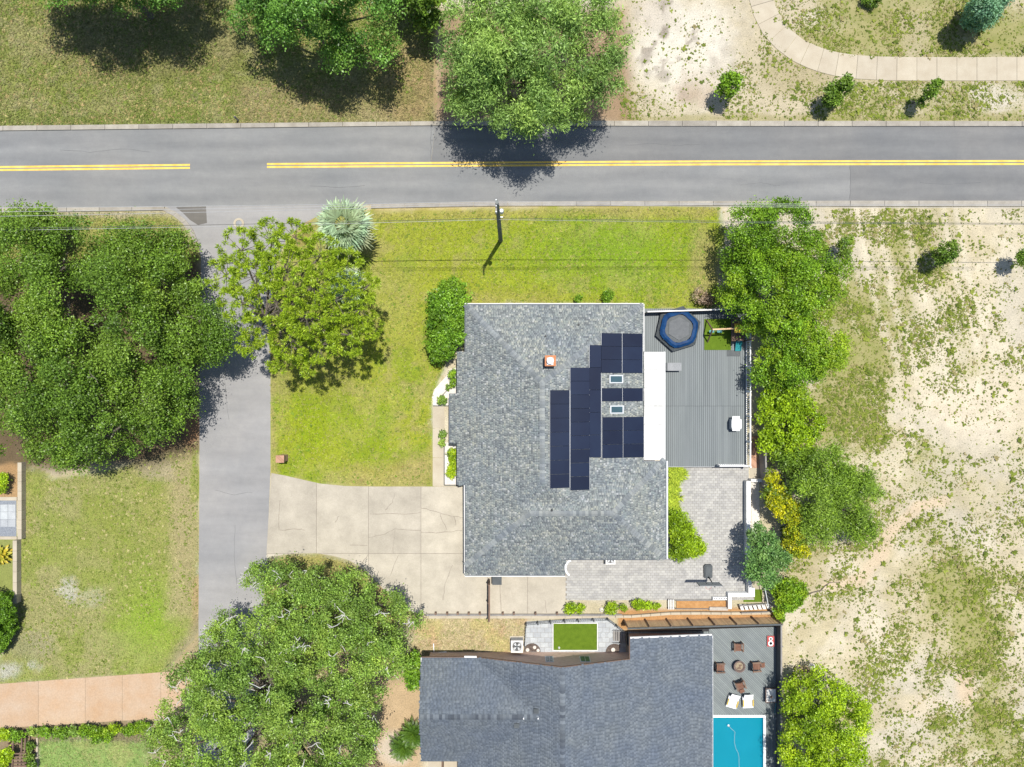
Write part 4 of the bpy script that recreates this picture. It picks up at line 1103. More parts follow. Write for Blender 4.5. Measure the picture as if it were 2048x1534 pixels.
MB().tube([P(1549.5,1427,ZN+.05), P(1554,1392,ZN+.45)], .022, 6).build('pole', M['teal'], t); MB().tube([P(1546,1428,ZN+.05), P(1553,1428,ZN+.05), P(1552,1438,ZN+.05), P(1547,1438,ZN+.05), P(1546,1428,ZN+.05)], .02, 5).build('net_frame', M['offwhite'], t)

# ================================================================== THINGS ON THE DECKS
# trampoline
zc = ZD; c = P(1358, 657, 1.3); cx, cy = c[0], c[1]
t = thing('trampoline', 'blue hexagonal trampoline with grey jumping mat and enclosure on the plank deck', 'trampoline', (cx, cy, ZD))
def ring(r, n, off=0.0, sq=1.0): return [(cx+r*math.cos(2*math.pi*k/n+off), cy+r*sq*math.sin(2*math.pi*k/n+off)) for k in range(n)]
MB().prism(ring(.98, 6, .5), ZD+.70, ZD+.715).build('jumping_mat', M['mat'], t)
mb = MB(); mb.prism(ring(1.18, 24), ZD+.60, ZD+.66); mb.build('spring_ring', M['charcoal'], t)
wav = lambda r: [(cx+(p[0]-cx)*(1+.045*math.cos(6*(2*math.pi*k/24))), cy+(p[1]-cy)*(1+.045*math.cos(6*(2*math.pi*k/24)))) for k, p in enumerate(ring(r, 24, .3))]
A, B = wav(1.60), wav(1.18); Cm = wav(1.40)
for k in range(6):
    mb = MB()
    for j in range(4):
        i = k*4+j; i2 = (i+1) % 24
        lo = ZD+.66; hi = ZD+.84; pk = lambda i_: .035*math.sin(i_*2.1)
        for (U, V_, hu, hv) in ((B, Cm, hi-.05, hi), (Cm, A, hi, hi-.10)):
            mb.hexa([(*U[i],lo),(*V_[i],lo),(*V_[i2],lo),(*U[i2],lo),(*U[i],hu+pk(i)),(*V_[i],hv+pk(i+3)),(*V_[i2],hv+pk(i2+3)),(*U[i2],hu+pk(i2))])
    mb.build('safety_pad', M['blue'], t)
HX = ring(1.98, 6, .3)
for k in range(6):
    a, b = HX[k], HX[(k+1) % 6]; sx = lambda p_, s_: (cx+(p_[0]-cx)*s_, cy+(p_[1]-cy)*s_)
    MB().hexa([(*sx(a,.9),ZD+.02),(*sx(b,.9),ZD+.02),(*sx(b,.84),ZD+.02),(*sx(a,.84),ZD+.02),(*sx(a,1.0),ZD+.40),(*sx(b,1.0),ZD+.40),(*sx(b,.8),ZD+.64),(*sx(a,.8),ZD+.64)]).build('skirt', M['charcoal'], t)
for k in range(0, 24, 4):
    a = A[k]; MB().tube([(a[0],a[1],ZD),(a[0],a[1],ZD+.66)], .035, 6).build('leg', M['charcoal'], t)
mb = MB()
for k in range(8):
    z = ZD+.1+k*.09
mb.tube([(cx-1.45,cy-1.05,ZD),(cx-1.2,cy-.85,ZD+.75)], .03, 6); mb.tube([(cx-1.1,cy-1.35,ZD),(cx-.9,cy-1.1,ZD+.75)], .03, 6)
for k in (.3,.55,.8): mb.bar((cx-1.45+.25*k,cy-1.05+.2*k,ZD+.75*k),(cx-1.1+.2*k,cy-1.35+.25*k,ZD+.75*k),.05)
mb.build('ladder', M['alu'], t)
# artificial grass rug and play set
t = thing('turf_rug', 'square green artificial grass rug under the climbing frame on the deck', 'rug', P(1435,670,ZD))
MB().pbox(1408.5, 638, 1462, 700, ZD+.005, ZD+.035).build('rug', M['turf'], t)
t = thing('play_set', 'small wooden swing and climbing frame with yellow canopy and teal slide', 'play set', P(1465,655,ZD))
def pl(px, py, z): return P(px, py, z)
mb = MB(); A0 = pl(1425,659,ZD+1.9); A1 = pl(1470,657,ZD+1.9); mb.bar(A0, A1, .12, .14); mb.build('swing_beam', M['tanwood'], t)
for (a, b) in ((1413,640),(1415,684)): MB().bar(pl(a,b,ZD+.04), A0, .09).build('leg', M['brownwood'], t)
for (a, b) in ((1463,640),(1466,682),(1486,640),(1488,682)):
    q = pl(a, b, ZD); MB().box(q[0]-.05,q[0]+.05,q[1]-.05,q[1]+.05,ZD,ZD+1.9).build('post', M['brownwood'], t)
q = pl(1463,642,ZD+1.0); r_ = pl(1489,682,ZD+1.0)
for i in range(6): MB().box(q[0]+(r_[0]-q[0])*i/6+.01, q[0]+(r_[0]-q[0])*(i+1)/6-.01, r_[1], q[1], ZD+.96, ZD+1.0).build('platform_board', M['brownwood'], t)
mb = MB(); q = pl(1470,660,ZD+2.15); r_ = pl(1496,652,ZD+2.15)
n = 8
for k in range(n):
    a0 = -1.1+2.2*k/n; a1 = -1.1+2.2*(k+1)/n; R_ = .38; yc = (q[1]+r_[1])/2
    f = lambda a: (yc+R_*math.sin(a)*1.1, ZD+1.75+R_*math.cos(a))
    (ya_, za_), (yb_, zb_) = f(a0), f(a1); m = len(mb.v)
    mb.v += [(q[0],ya_,za_),(r_[0],ya_,za_),(r_[0],yb_,zb_),(q[0],yb_,zb_),(q[0],ya_,za_-.03),(r_[0],ya_,za_-.03),(r_[0],yb_,zb_-.03),(q[0],yb_,zb_-.03)]
    mb.f += [(m,m+1,m+2,m+3),(m+7,m+6,m+5,m+4),(m,m+4,m+5,m+1),(m+2,m+6,m+7,m+3)]
mb.build('canopy', M['yellowpl'], t)
mb = MB(); s0 = pl(1483,663,ZD+1.05); s1 = pl(1483,702,ZD+.08)
for k in range(6):
    u0, u1 = k/6, (k+1)/6
    zf = lambda u: s0[2]+(s1[2]-s0[2])*u-.18*math.sin(math.pi*u)
    y0_, y1_ = s0[1]+(s1[1]-s0[1])*u0, s0[1]+(s1[1]-s0[1])*u1
    mb.hexa([(s0[0]-.22,y1_,zf(u1)-.03),(s0[0]+.22,y1_,zf(u1)-.03),(s0[0]+.22,y0_,zf(u0)-.03),(s0[0]-.22,y0_,zf(u0)-.03),(s0[0]-.22,y1_,zf(u1)),(s0[0]+.22,y1_,zf(u1)),(s0[0]+.22,y0_,zf(u0)),(s0[0]-.22,y0_,zf(u0))])
    for sx_ in (-.25, .22): mb.hexa([(s0[0]+sx_,y1_,zf(u1)-.03),(s0[0]+sx_+.04,y1_,zf(u1)-.03),(s0[0]+sx_+.04,y0_,zf(u0)-.03),(s0[0]+sx_,y0_,zf(u0)-.03),(s0[0]+sx_,y1_,zf(u1)+.12),(s0[0]+sx_+.04,y1_,zf(u1)+.12),(s0[0]+sx_+.04,y0_,zf(u0)+.12),(s0[0]+sx_,y0_,zf(u0)+.12)])
mb.build('slide', M['teal'], t)
for xx in (1433, 1441, 1449):
    a = pl(xx,659,ZD+1.83)
    for d_ in (-.17,.17): MB().tube([(a[0]+d_*.6,a[1],a[2]),(a[0]+d_*.6,a[1]-.05,ZD+.5)], .012, 4).build('rope', M['offwhite'], t)
    if xx != 1441: MB().box(a[0]-.2,a[0]+.2,a[1]-.15,a[1]+.05,ZD+.46,ZD+.5).build('swing_seat', M['teal'], t)
t = thing('door_mat', 'dark charcoal mat lying at the foot of the teal slide', 'mat', P(1467,706,ZD))
MB().pbox(1454, 700.5, 1481, 712.5, ZD+.004, ZD+.03).build('mat', M['charcoal'], t)
t = thing('storage_box', 'grey lidded storage box against the white patio cover', 'storage box', P(1347,734,ZD))
MB().box(X(1333,1.2),X(1362,1.2),Y(741,1.2),Y(726,1.2),ZD+.0,ZD+.52).build('body', M['greybox'], t)
MB().box(X(1335,1.2),X(1363,1.2),Y(741.5,1.2),Y(725.5,1.2),ZD+.52,ZD+.58).build('lid', M['offwhite' if False else 'greybox'], t); MB().box(X(1330,1.2),X(1334.5,1.2),Y(741.5,1.2),Y(725.5,1.2),ZD+.52,ZD+.62).build('hinge_rail', M['charcoal'], t)
t = thing('grill_cart', 'white topped grill cart standing near the deck railing', 'grill', P(1474,848,ZD))
MB().box(X(1464.5,1.5),X(1483,1.5),Y(859,1.5),Y(838,1.5),ZD+.12,ZD+.78).build('cabinet', M['grey_wall'], t)
MB().box(X(1464.5,1.6),X(1483.5,1.6),Y(857,1.6),Y(839,1.6),ZD+.78,ZD+.96).build('lid', M['white'], t)
for (a,b) in ((832.5,838),(857.5,862)): MB().box(X(1466,1.5),X(1481,1.5),Y(b,1.5),Y(a,1.5),ZD+.72,ZD+.75).build('side_shelf', M['alu'], t)
MB().bar((X(1463.5,1.5),Y(855,1.5),ZD+.9),(X(1463.5,1.5),Y(841,1.5),ZD+.9),.035).build('handle', M['alu'], t)
for a in (1466,1481):
    for b in (840,857): MB().lathe((X(a,.7),Y(b,.7),ZD), [(.06,0),(.06,.12)], 8).build('caster', M['black'], t)

# four brown slatted chairs round the fire bowl
def chair(label, px, py, rz, foot=True):
    q = P(px, py, ZN+.3); t = thing('wooden_chair', label, 'chair', (q[0], q[1], ZN), 'brown chairs round the fire bowl'); t.rotation_euler = (0,0,rz)
    o = ORG[t.name]; ORG[t.name] = (0,0,0)
    for i in range(5): MB().box(-.29,.29,-.30+i*.125,-.30+i*.125+.11,.36+.02*i*.0-.012*(4-i),.385-.012*(4-i)).build('seat_slat', M['chairwood'], t)
    for i in range(5):
        x = -.25+i*.125; MB().hexa([(x-.055,-.30,.36),(x+.055,-.30,.36),(x+.055,-.33,.36),(x-.055,-.33,.36)][::-1]+[(x-.055,-.52,.95+.06*(2-abs(i-2))),(x+.055,-.52,.95+.06*(2-abs(i-2))),(x+.055,-.49,.95+.06*(2-abs(i-2))),(x-.055,-.49,.95+.06*(2-abs(i-2)))]).build('back_slat', M['chairwood'], t)
    for s_ in (-1, 1):
        MB().box(s_*.36-.065,s_*.36+.065,-.42,.33,.56,.585).build('armrest', M['brownwood'], t)
        MB().box(s_*.33-.03,s_*.33+.03,.22,.31,0,.56).build('leg', M['brownwood'], t); MB().box(s_*.33-.03,s_*.33+.03,-.42,-.33,0,.56).build('leg', M['brownwood'], t)
    if foot:
        for i in range(3): MB().box(-.2,.2,.42+i*.12,.42+i*.12+.1,.26-.05*i,.285-.05*i).build('foot_slat', M['chairwood'], t)
        for s_ in (-1,1): MB().box(s_*.17-.025,s_*.17+.025,.44,.5,0,.25).build('foot_leg', M['brownwood'], t)
    ORG[t.name] = o
chair('brown slatted chair on the north side of the fire bowl', 1476, 1294, math.pi, False)
chair('brown slatted chair between the house eave and the fire bowl', 1441, 1334, -math.pi/2, False)
chair('brown slatted chair with footrest on the east side of the fire bowl', 1513, 1332, -math.pi/2+.05)
chair('brown slatted chair with footrest just above the two white loungers', 1480, 1370, math.pi+.35)
q = P(1478,1332,ZN+.3); t = thing('fire_bowl', 'round metal fire bowl in the middle of the four brown chairs', 'fire pit', (q[0],q[1],ZN))
MB().lathe((q[0],q[1],ZN), [(.25,0),(.25,.12),(.40,.28),(.47,.42),(.50,.44),(.50,.47),(.42,.47),(.36,.36),(.1,.33)], 20).build('bowl', M['rust'], t)
MB().lathe((q[0],q[1],ZN+.34), [(.35,0),(.24,.06),(.05,.09)], 14).build('ash', M['ash'], t)
for k in range(4): MB().bar((q[0]-.2+.1*k,q[1]-.18,ZN+.43),(q[0]+.2-.08*k,q[1]+.16,ZN+.45),.05).build('log', M['brownwood'], t)
def lounger(label, px, py, rz):
    q = P(px, py, ZN+.3); t = thing('sun_lounger', label, 'sun lounger', (q[0],q[1],ZN), 'white loungers by the pool'); t.rotation_euler = (0,0,rz)
    o = ORG[t.name]; ORG[t.name] = (0,0,0)
    for s_ in (-1,1):
        MB().bar((s_*.40,-.6,.22),(s_*.40,.35,.26),.10,.12).build('frame', M['white'], t); MB().bar((s_*.41,-.45,.35),(s_*.41,.12,.40),.085,.03).build('armrest', M['yellowpl'], t)
        MB().box(s_*.40-.035,s_*.40+.035,-.55,-.48,0,.2).build('leg', M['white'], t); MB().box(s_*.40-.035,s_*.40+.035,.2,.27,0,.2).build('leg', M['white'], t)
        MB().bar((s_*.36,.1,.27),(s_*.34,.66,.62),.08,.05).build('back_frame', M['white'], t)
    for i in range(6): MB().bar((-.34,-.55+i*.12,.265),(.34,-.55+i*.12,.265),.11,.025).build('seat_slat', M['white'], t)
    for i in range(5):
        u = (i+.5)/5; MB().bar((-.30,.12+.54*u,.30+.35*u),(.30,.12+.54*u,.30+.35*u),.10,.025).build('back_slat', M['white'], t)
    ORG[t.name] = o
lounger('white lounger with yellow arms, the one turned askew nearer the house', 1466, 1402, -.28)
lounger('white lounger with yellow arms, the straight one nearer the fence', 1496, 1402, .04)
t = thing('game_board', 'red board with white rings lying flat on the diagonal deck', 'game board', P(1542,1283,ZN))
q = P(1542,1283,ZN+.2); MB().box(q[0]-.3,q[0]+.3,q[1]-.45,q[1]+.45,ZN+.1,ZN+.14).build('board', M['red'], t)
for dy, r in ((.2,.16),(-.18,.22)):
    MB().lathe((q[0]+.0,q[1]+dy,ZN+.142), [(r,0),(r,.018),(r*.55,.018),(r*.55,0)], 18).build('ring', M['white'], t)
for sx_ in (-.25,.25): MB().box(q[0]+sx_-.02,q[0]+sx_+.02,q[1]-.42,q[1]+.42,ZN,ZN+.1).build('runner', M['black'], t)
t = thing('side_table', 'low tray table with pale top and pinkish frame by the deck fence', 'table', P(1542,1391,ZN))
q = P(1542,1391,ZN+.4); w, h = .40, .55
MB().box(q[0]-w,q[0]+w,q[1]-h,q[1]+h,ZN+.36,ZN+.40).build('top', M['offwhite'], t)
for (a,b,c_,d) in ((-w-.07,-w-.003,-h-.07,h+.07),(w+.003,w+.07,-h-.07,h+.07)): MB().box(q[0]+a,q[0]+b,q[1]+c_,q[1]+d,ZN+.34,ZN+.44).build('frame', M['rust'], t)
for s_ in (-1,1): MB().box(q[0]-w,q[0]+w,q[1]+s_*(h+.036)-.033,q[1]+s_*(h+.036)+.033,ZN+.34,ZN+.44).build('frame', M['rust'], t)
for sx_ in (-1,1):
    for sy_ in (-1,1): MB().box(q[0]+sx_*.36-.03,q[0]+sx_*.36+.03,q[1]+sy_*.5-.03,q[1]+sy_*.5+.03,ZN,ZN+.34).build('leg', M['rust'], t)
t = thing('starfish_ornament', 'dark red five armed ornament resting on the low tray table', 'ornament', (q[0]+.02,q[1]-.12,ZN+.40))
for k in range(5): MB().bar((q[0]+.02,q[1]-.12,ZN+.415),(q[0]+.02+.17*math.cos(k*1.257),q[1]-.12+.17*math.sin(k*1.257),ZN+.415),.05,.025).build('arm', M['chairwood'], t)

# ================================================================== YARD STRUCTURES
def board_fence(name, label, a, b, h, z0, n, mat, postmat, posts, cap=None, gap=.04, cat='fence', inner=-1, rails=True):
    """a and b are ground points; single boards, posts on one side, rails"""
    t = thing(name, label, cat, (a[0],a[1],z0)); a = Vector((a[0],a[1],0)); b = Vector((b[0],b[1],0)); d = (b-a).normalized(); nn = Vector((-d.y,d.x,0))*inner
    for i in range(n):
        p = a.lerp(b,(i+gap)/n); q = a.lerp(b,(i+1-gap)/n); zz = z0+h*(1+random.uniform(-.004,.004))
        MB().bar((p.x,p.y,(z0+zz)/2),(q.x,q.y,(z0+zz)/2),.022,zz-z0).build('board', mat, t)
    if rails:
        for zr in (.25*h, .8*h): MB().bar((*(a+nn*.035)[:2],z0+zr),(*(b+nn*.035)[:2],z0+zr),.04,.09).build('rail', mat, t)
    for i in range(posts):
        p = a.lerp(b, i/(posts-1))+nn*.10; MB().box(p.x-.04,p.x+.04,p.y-.04,p.y+.04,z0,z0+h+.06).build('post', postmat, t)
    if cap: MB().bar((a.x,a.y,z0+h+.03),(b.x,b.y,z0+h+.03),.13,.04).build('top_rail', cap, t)
    return t
board_fence('privacy_fence', 'tan board fence with dark posts and dark top rail facing the pine straw slope', P(1255,1257,1.9)[:2], P(1562,1249,1.9)[:2], 1.9, 0, 92, M['tanwood'], M['brownwood'], 8, M['charcoal'], inner=1, rails=False)
board_fence('pool_deck_fence', 'dark board fence along the sandy lot side of the pool deck', (X(1563,1.7),Y(1250,1.7)), (X(1563,1.7),Y(1640,1.7)), 1.55, .1, 84, M['charcoal'], M['greywood'], 10, M['greywood'], inner=1)
board_fence('side_gate_fence', 'short dark brown board fence closing off the side yard of the main house', P(980,1157), P(980,1229), 1.8, 0, 22, M['brownwood'], M['brownwood'], 3, M['brownwood'], inner=-1)
board_fence('side_yard_fence', 'grey board fence between the brick side path and the lime green shrubs', P(1517,872), P(1520,968), 1.5, 0, 30, M['greywood'], M['greywood'], 4, M['greywood'], inner=1)
t = thing('trash_bin', 'dark wheeled bin tucked under the south eave beside the brown fence', 'bin', P(994,1158))
q = P(994,1160,.9); MB().hexa([(q[0]-.30,q[1]-.28,.05),(q[0]+.30,q[1]-.28,.05),(q[0]+.30,q[1]+.28,.05),(q[0]-.30,q[1]+.28,.05),(q[0]-.37,q[1]-.35,.95),(q[0]+.37,q[1]-.35,.95),(q[0]+.37,q[1]+.35,.95),(q[0]-.37,q[1]+.35,.95)]).build('body', M['greybox'], t)
MB().box(q[0]-.40,q[0]+.40,q[1]-.38,q[1]+.38,.955,1.02).build('lid', M['charcoal'], t)
for s_ in (-1,1): MB().lathe((q[0]+s_*.25,q[1]+.3,0), [(.1,0),(.1,.09)], 10).build('wheel', M['black'], t)
# timber kerb with short stakes along the south edge of the driveway
t = thing('timber_edging', 'low timber edging with short stakes along the south edge of the driveway', 'edging', P(1050,1228))
for k in range(9):
    a = 852+k*43.5; MB().box(X(a)+.01,X(a+43.5)-.01,Y(1230.5),Y(1227),-.05,.22).build('timber', M['greywood'], t)
for a in (870,893,914,936,958,1004,1026,1069,1112): MB().box(X(a),X(a)+.16,Y(1227)+.005,Y(1222.5),0,.38).build('stake', M['brownwood'], t)
# pale concrete strip beyond it
root = structure('retaining_strip', P(1000,1233))
for k in range(11):
    a = 858+k*34; MB().box(X(a)+.01,X(a+34)-.01,Y(1236),Y(1231),-.05,.12).build('slab', M['walk'], root)
# white low wall east of the patio and the corner wall
t = thing('patio_wall', 'long low white wall along the east side of the paver patio', 'wall', P(1497,1020))
for k in range(5):
    y0_ = 962+k*30; MB().pbox(1493.5, y0_+.2, 1500.5, y0_+29.8, -.05, .75).build('block', M['offwhite'], t)
    MB().box(X(1493,.8),X(1501,.8),Y(y0_+29.8,.8),Y(y0_+.2,.8),.755,.82).build('coping', M['white'], t)
for k in range(4):
    y0_ = 1112+k*20; MB().pbox(1497, y0_+.2, 1503, y0_+19.8, -.05, .7).build('block', M['offwhite'], t)
t = thing('side_wall', 'short pale cross wall linking patio wall and grey board fence', 'wall', P(1510,962))
MB().pbox(1502, 958.5, 1525, 964, -.05, .7).build('block', M['offwhite'], t)
sheet([(1499,872),(1516,872),(1518,936),(1501,936)], .014, 'brick_path', M['brick'])
sheet([(1500,936),(1522,936),(1523,958),(1500,958)], .016, 'concrete_pad', M['walk'])
sheet([(1502,964.5),(1518,964.5),(1520,1080),(1503,1080)], .014, 'pebble_strip', M['gravel'])
t = thing('corner_wall', 'white L shaped wall at the south-east corner of the paver patio', 'wall', P(1480,1195))
MB().pbox(1457, 1186, 1501, 1193.5, -.05, .6).build('block', M['white'], t); MB().pbox(1501.3, 1176, 1509.5, 1193.5, -.05, .6).build('block', M['white'], t); MB().pbox(1456.5, 1193.8, 1463.5, 1218, -.05, .62).build('block', M['offwhite'], t)
t = thing('turf_patch', 'tiny rectangle of bright artificial turf inside the corner wall', 'turf', P(1517,1191))
MB().pbox(1509, 1179, 1524.5, 1204, .004, .04).build('turf', M['turf'], t); MB().pbox(1487, 1199.5, 1508.5, 1204, .004, .04).build('turf', M['turf'], t)
t = thing('breeze_blocks', 'row of white perforated blocks beside the corner wall', 'wall', P(1441,1197))
for k in range(6):
    a = 1426+k*5; 
    for (u0,u1,v0,v1) in ((0,5,1194.5,1196),(0,5,1198.5,1200),(0,1.3,1196.05,1198.45),(3.7,5,1196.05,1198.45)):
        MB().pbox(a+u0+.05, v0, a+u1-.05, v1, 0, .35).build('block', M['white'], t)
t = thing('steps', 'flight of pale steps with dark gaps descending beside the corner wall', 'stairs', P(1505,1214))
for k in range(7):
    a = 1478+k*9.2; MB().prism([P(a,1209,.4)[:2],P(a+6.2,1209,.4)[:2],P(a+10.2,1220,.4)[:2],P(a+4,1220,.4)[:2]], .40-.05*k-.05, .46-.05*k).build('tread', M['offwhite'], t)
for (a,b) in (((1476,1207.5),(1541,1205.5)),((1478,1221.5),(1548,1222))):
    MB().bar((*P(*a)[:2],.55),(*P(*b)[:2],.15),.09,.12).build('stringer', M['greywood'], t)
t = thing('stair_rail', 'pale metal railing at the end of the steps by the round bush', 'railing', P(1537,1195))
for k in range(6):
    q = P(1529+k*1.6,1172+k*8.5); MB().box(q[0]-.03,q[0]+.03,q[1]-.03,q[1]+.03,0,1.0).build('baluster', M['alu'], t)
MB().bar(P(1529,1172,1.0),P(1537,1214,1.0),.06).build('top_rail', M['alu'], t); MB().bar(P(1529,1172,.15),P(1537,1214,.15),.05).build('bottom_rail', M['alu'], t)
t = thing('planter_box', 'long brown soil planter bed below the paver patio', 'planter', P(1400,1208))
MB().pbox(1353, 1202, 1456, 1217, .0, .12).build('soil', M['straw'], t)
for (a,b,c_,d) in ((1352,1200.5,1425,1201.7),(1352,1217.3,1419,1218.6)): MB().pbox(a,b,c_,d,0,.26).build('edging', M['greywood'], t)
MB().pbox(1419.3, 1214.5, 1456, 1221, 0, .3).build('edging', M['boulder'], t)
t = thing('white_posts', 'pale slatted rack standing left of the planter bed', 'rack', P(1344,1211))
for k in range(4): MB().pbox(1336.5+k*3.2, 1199, 1338.3+k*3.2, 1219, .3, .36).build('slat', M['offwhite'], t)
for k in range(2): MB().pbox(1336, 1200+k*16, 1350, 1202+k*16, 0, .295).build('bearer', M['greywood'], t)
t = thing('low_wall', 'low curved pale wall above the pine straw slope', 'wall', P(1400,1226))
WPTS = [(1230,1231),(1262,1231),(1300,1228),(1340,1225),(1400,1224.5),(1460,1225),(1540,1224)]
for i in range(len(WPTS)-1):
    a, b = WPTS[i], WPTS[i+1]; n = max(1, round((b[0]-a[0])/20))
    for k in range(n):
        p = (a[0]+(b[0]-a[0])*(k+.02)/n, a[1]+(b[1]-a[1])*(k+.02)/n); q = (a[0]+(b[0]-a[0])*(k+.98)/n, a[1]+(b[1]-a[1])*(k+.98)/n)
        MB().prism(wp([(p[0],p[1]-2.4),(q[0],q[1]-2.4),(q[0],q[1]+2.4),(p[0],p[1]+2.4)]), -.05, .3).build('block', M['walk'], t)

# paved dog yard of the neighbour
YARD = wp([(1049,1288),(1053,1243),(1130,1238),(1214,1235),(1250,1262),(1252,1310),(1049,1310)])
root = structure('paved_yard', P(1150,1275))
pw2, ph2 = .62, .42
for r in range(-60, -40):
    for k in range(0, 20):
        x0 = k*pw2+(r%2)*pw2/2; q = clip_rect(YARD, x0+.01, x0+pw2-.01, r*ph2+.01, (r+1)*ph2-.01)
        if q and parea(q) > .02: MB().prism(q, -.03, .03+random.uniform(-.004,.004)).build('paver', M['paver_grey'], root)
sheet([(1049,1288),(1053,1243),(1130,1238),(1214,1235),(1250,1262),(1252,1310),(1049,1310)], .012, 'yard_base', M['joint'])
t = thing('putting_green', 'bright green artificial turf rectangle with pale border in the paved yard', 'turf', P(1150,1273))
MB().pbox(1107, 1247.5, 1194, 1300, .03, .065).build('turf', M['turf'], t)
for (a,b,c_,d) in ((1105.3,1245.8,1195.7,1247.3),(1105.3,1300.2,1195.7,1301.8),(1105.3,1247.5,1106.8,1300),(1194.2,1247.5,1195.7,1300)): MB().pbox(a,b,c_,d,.02,.075).build('border', M['offwhite'], t)
t = thing('garden_flag', 'small white peg standing on the turf rectangle', 'peg', P(1118,1295))
MB().lathe(P(1118,1295,.066), [(.07,0),(.10,.05),(.05,.22),(.02,.3)], 10).build('peg', M['white'], t)
for lab, cx_, cy2, a0, a1, r0 in (('dark mulch crescent with pale stones beside the fan unit', 1064, 1303, 0, 180, 17), ('dark mulch crescent with a pale stone at the east end of the paved yard', 1229, 1305, 55, 200, 18)):
    t = thing('mulch_bed', lab, 'garden bed', P(cx_,cy2))
    n = 14; po = [(cx_+r0*math.cos(math.radians(a0+(a1-a0)*k/n)), cy2-r0*1.0*math.sin(math.radians(a0+(a1-a0)*k/n))) for k in range(n+1)]
    if a0 > 0: po.append((cx_+8, cy2+3))
    MB().prism(wp(po), .02, .075).build('mulch', M['mulch'], t)
    for (sx_, sy_, sr) in (((-9,-4,4),(5,-9,3.6),(12,-3,3.4)) if a0 == 0 else ((-3,-6,4.5),)):
        MB().lathe((X(cx_+sx_),Y(cy2+sy_),.075), [(sr*S,0),(sr*S*.9,.05),(sr*S*.4,.07)], 9).build('stone', M['gravel'], t)
t = thing('stepping_pads', 'two pale round stepping pads right of the turf rectangle', 'stepping stones', P(1212,1270))
for a in (1206, 1220): MB().lathe((X(a),Y(1270),.035), [(.24,0),(.24,.03),(.2,.04)], 12).build('pad', M['paver_grey'], t)
t = thing('wooden_steps', 'grey slatted steps leading down at the end of the paved yard', 'stairs', P(1238,1272))
for k in range(5): MB().box(X(1227+k*4.6,.3),X(1230.6+k*4.6,.3),Y(1283,.3),Y(1261,.3),.05+.08*k,.12+.08*k).build('tread', M['greywood'], t)
for b in (1260, 1284): MB().bar((X(1225),Y(b),.1),(X(1251),Y(b),.5),.05,.12).build('stringer', M['greybox'], t)
t = thing('yard_fence', 'low dark metal fence with round capped posts round the paved yard', 'fence', P(1150,1238))
FP = [(1049,1286),(1052,1244),(1075,1242),(1100,1240),(1128,1238),(1155,1236.5),(1185,1235.5),(1214,1234.5),(1232,1248),(1250,1262)]
for i in range(len(FP)-1):
    a, b = P(*FP[i]), P(*FP[i+1])
    for zz in (.12,.75): MB().bar((a[0],a[1],zz),(b[0],b[1],zz),.035).build('rail', M['charcoal'], t)
    n = 7; mb = MB()
    for k in range(n):
        u = (k+.5)/n; x, y = a[0]+(b[0]-a[0])*u, a[1]+(b[1]-a[1])*u; mb.box(x-.01,x+.01,y-.01,y+.01,.1,.78)
    mb.build('pickets', M['charcoal'], t, kind='stuff')
for p in FP:
    q = P(*p); o = MB().box(q[0]-.04,q[0]+.04,q[1]-.04,q[1]+.04,0,.85).build('post', M['charcoal'], t); MB().lathe((q[0],q[1],.85), [(.03,0),(.06,.04),(.03,.1)], 8).build('cap', M['charcoal'], o)
def ac(label, px, py, s=1.0):
    q = P(px, py, .8); t = thing('air_conditioner', label, 'air conditioner', (q[0],q[1],0)); w = .46*s
    MB().box(q[0]-w-.1,q[0]+w+.1,q[1]-w-.1,q[1]+w+.1,0,.07).build('pad', M['walk'], t)
    MB().box(q[0]-w,q[0]+w,q[1]-w,q[1]+w,.07,.78).build('cabinet', M['grey_wall'], t)
    for (a,b,c_,d) in ((-w,w,w-.12,w),(-w,w,-w,-w+.12),(-w,-w+.12,-w+.125,w-.125),(w-.12,w,-w+.125,w-.125)): MB().box(q[0]+a,q[0]+b,q[1]+c_,q[1]+d,.785,.84).build('top_frame', M['offwhite'], t)
    mb = MB(); mb.lathe((q[0],q[1],.79), [(.34*s,0),(.34*s,.02)], 18); mb.build('fan_well', M['black'], t)
    for k in range(4):
        a = k*math.pi/2+.5; c_, s_ = math.cos(a), math.sin(a); r = .31*s
        MB().prism([(q[0]+.05*c_,q[1]+.05*s_),(q[0]+r*math.cos(a-.15),q[1]+r*math.sin(a-.15)),(q[0]+r*math.cos(a+.5),q[1]+r*math.sin(a+.5)),(q[0]+.05*math.cos(a+1),q[1]+.05*math.sin(a+1))], .815, .822).build('fan_blade', M['alu'], t)
    MB().lathe((q[0],q[1],.825), [(.09,0),(.09,.02),(.04,.03)], 12).build('hub', M['charcoal'], t)
    for rr in (.2,.3): 
        n = 18; MB().tube([(q[0]+rr*s*math.cos(2*math.pi*k/n), q[1]+rr*s*math.sin(2*math.pi*k/n), .855) for k in range(n+1)], .008, 4).build('guard_ring', M['offwhite'], t)
ac('white square air conditioner with dark fan on the dry yard', 1034, 1293, 1.12)
ac('white air conditioner half tucked under the south eave of the main house', 1221, 1119, .9)
t = thing('white_pipe', 'bent white pipe lying beside the brick gable wall', 'pipe', P(868,1304))
MB().tube([P(867,1287,.08), P(868,1306,.08), P(893,1304,.08)], .05, 6).build('pipe', M['white'], t)
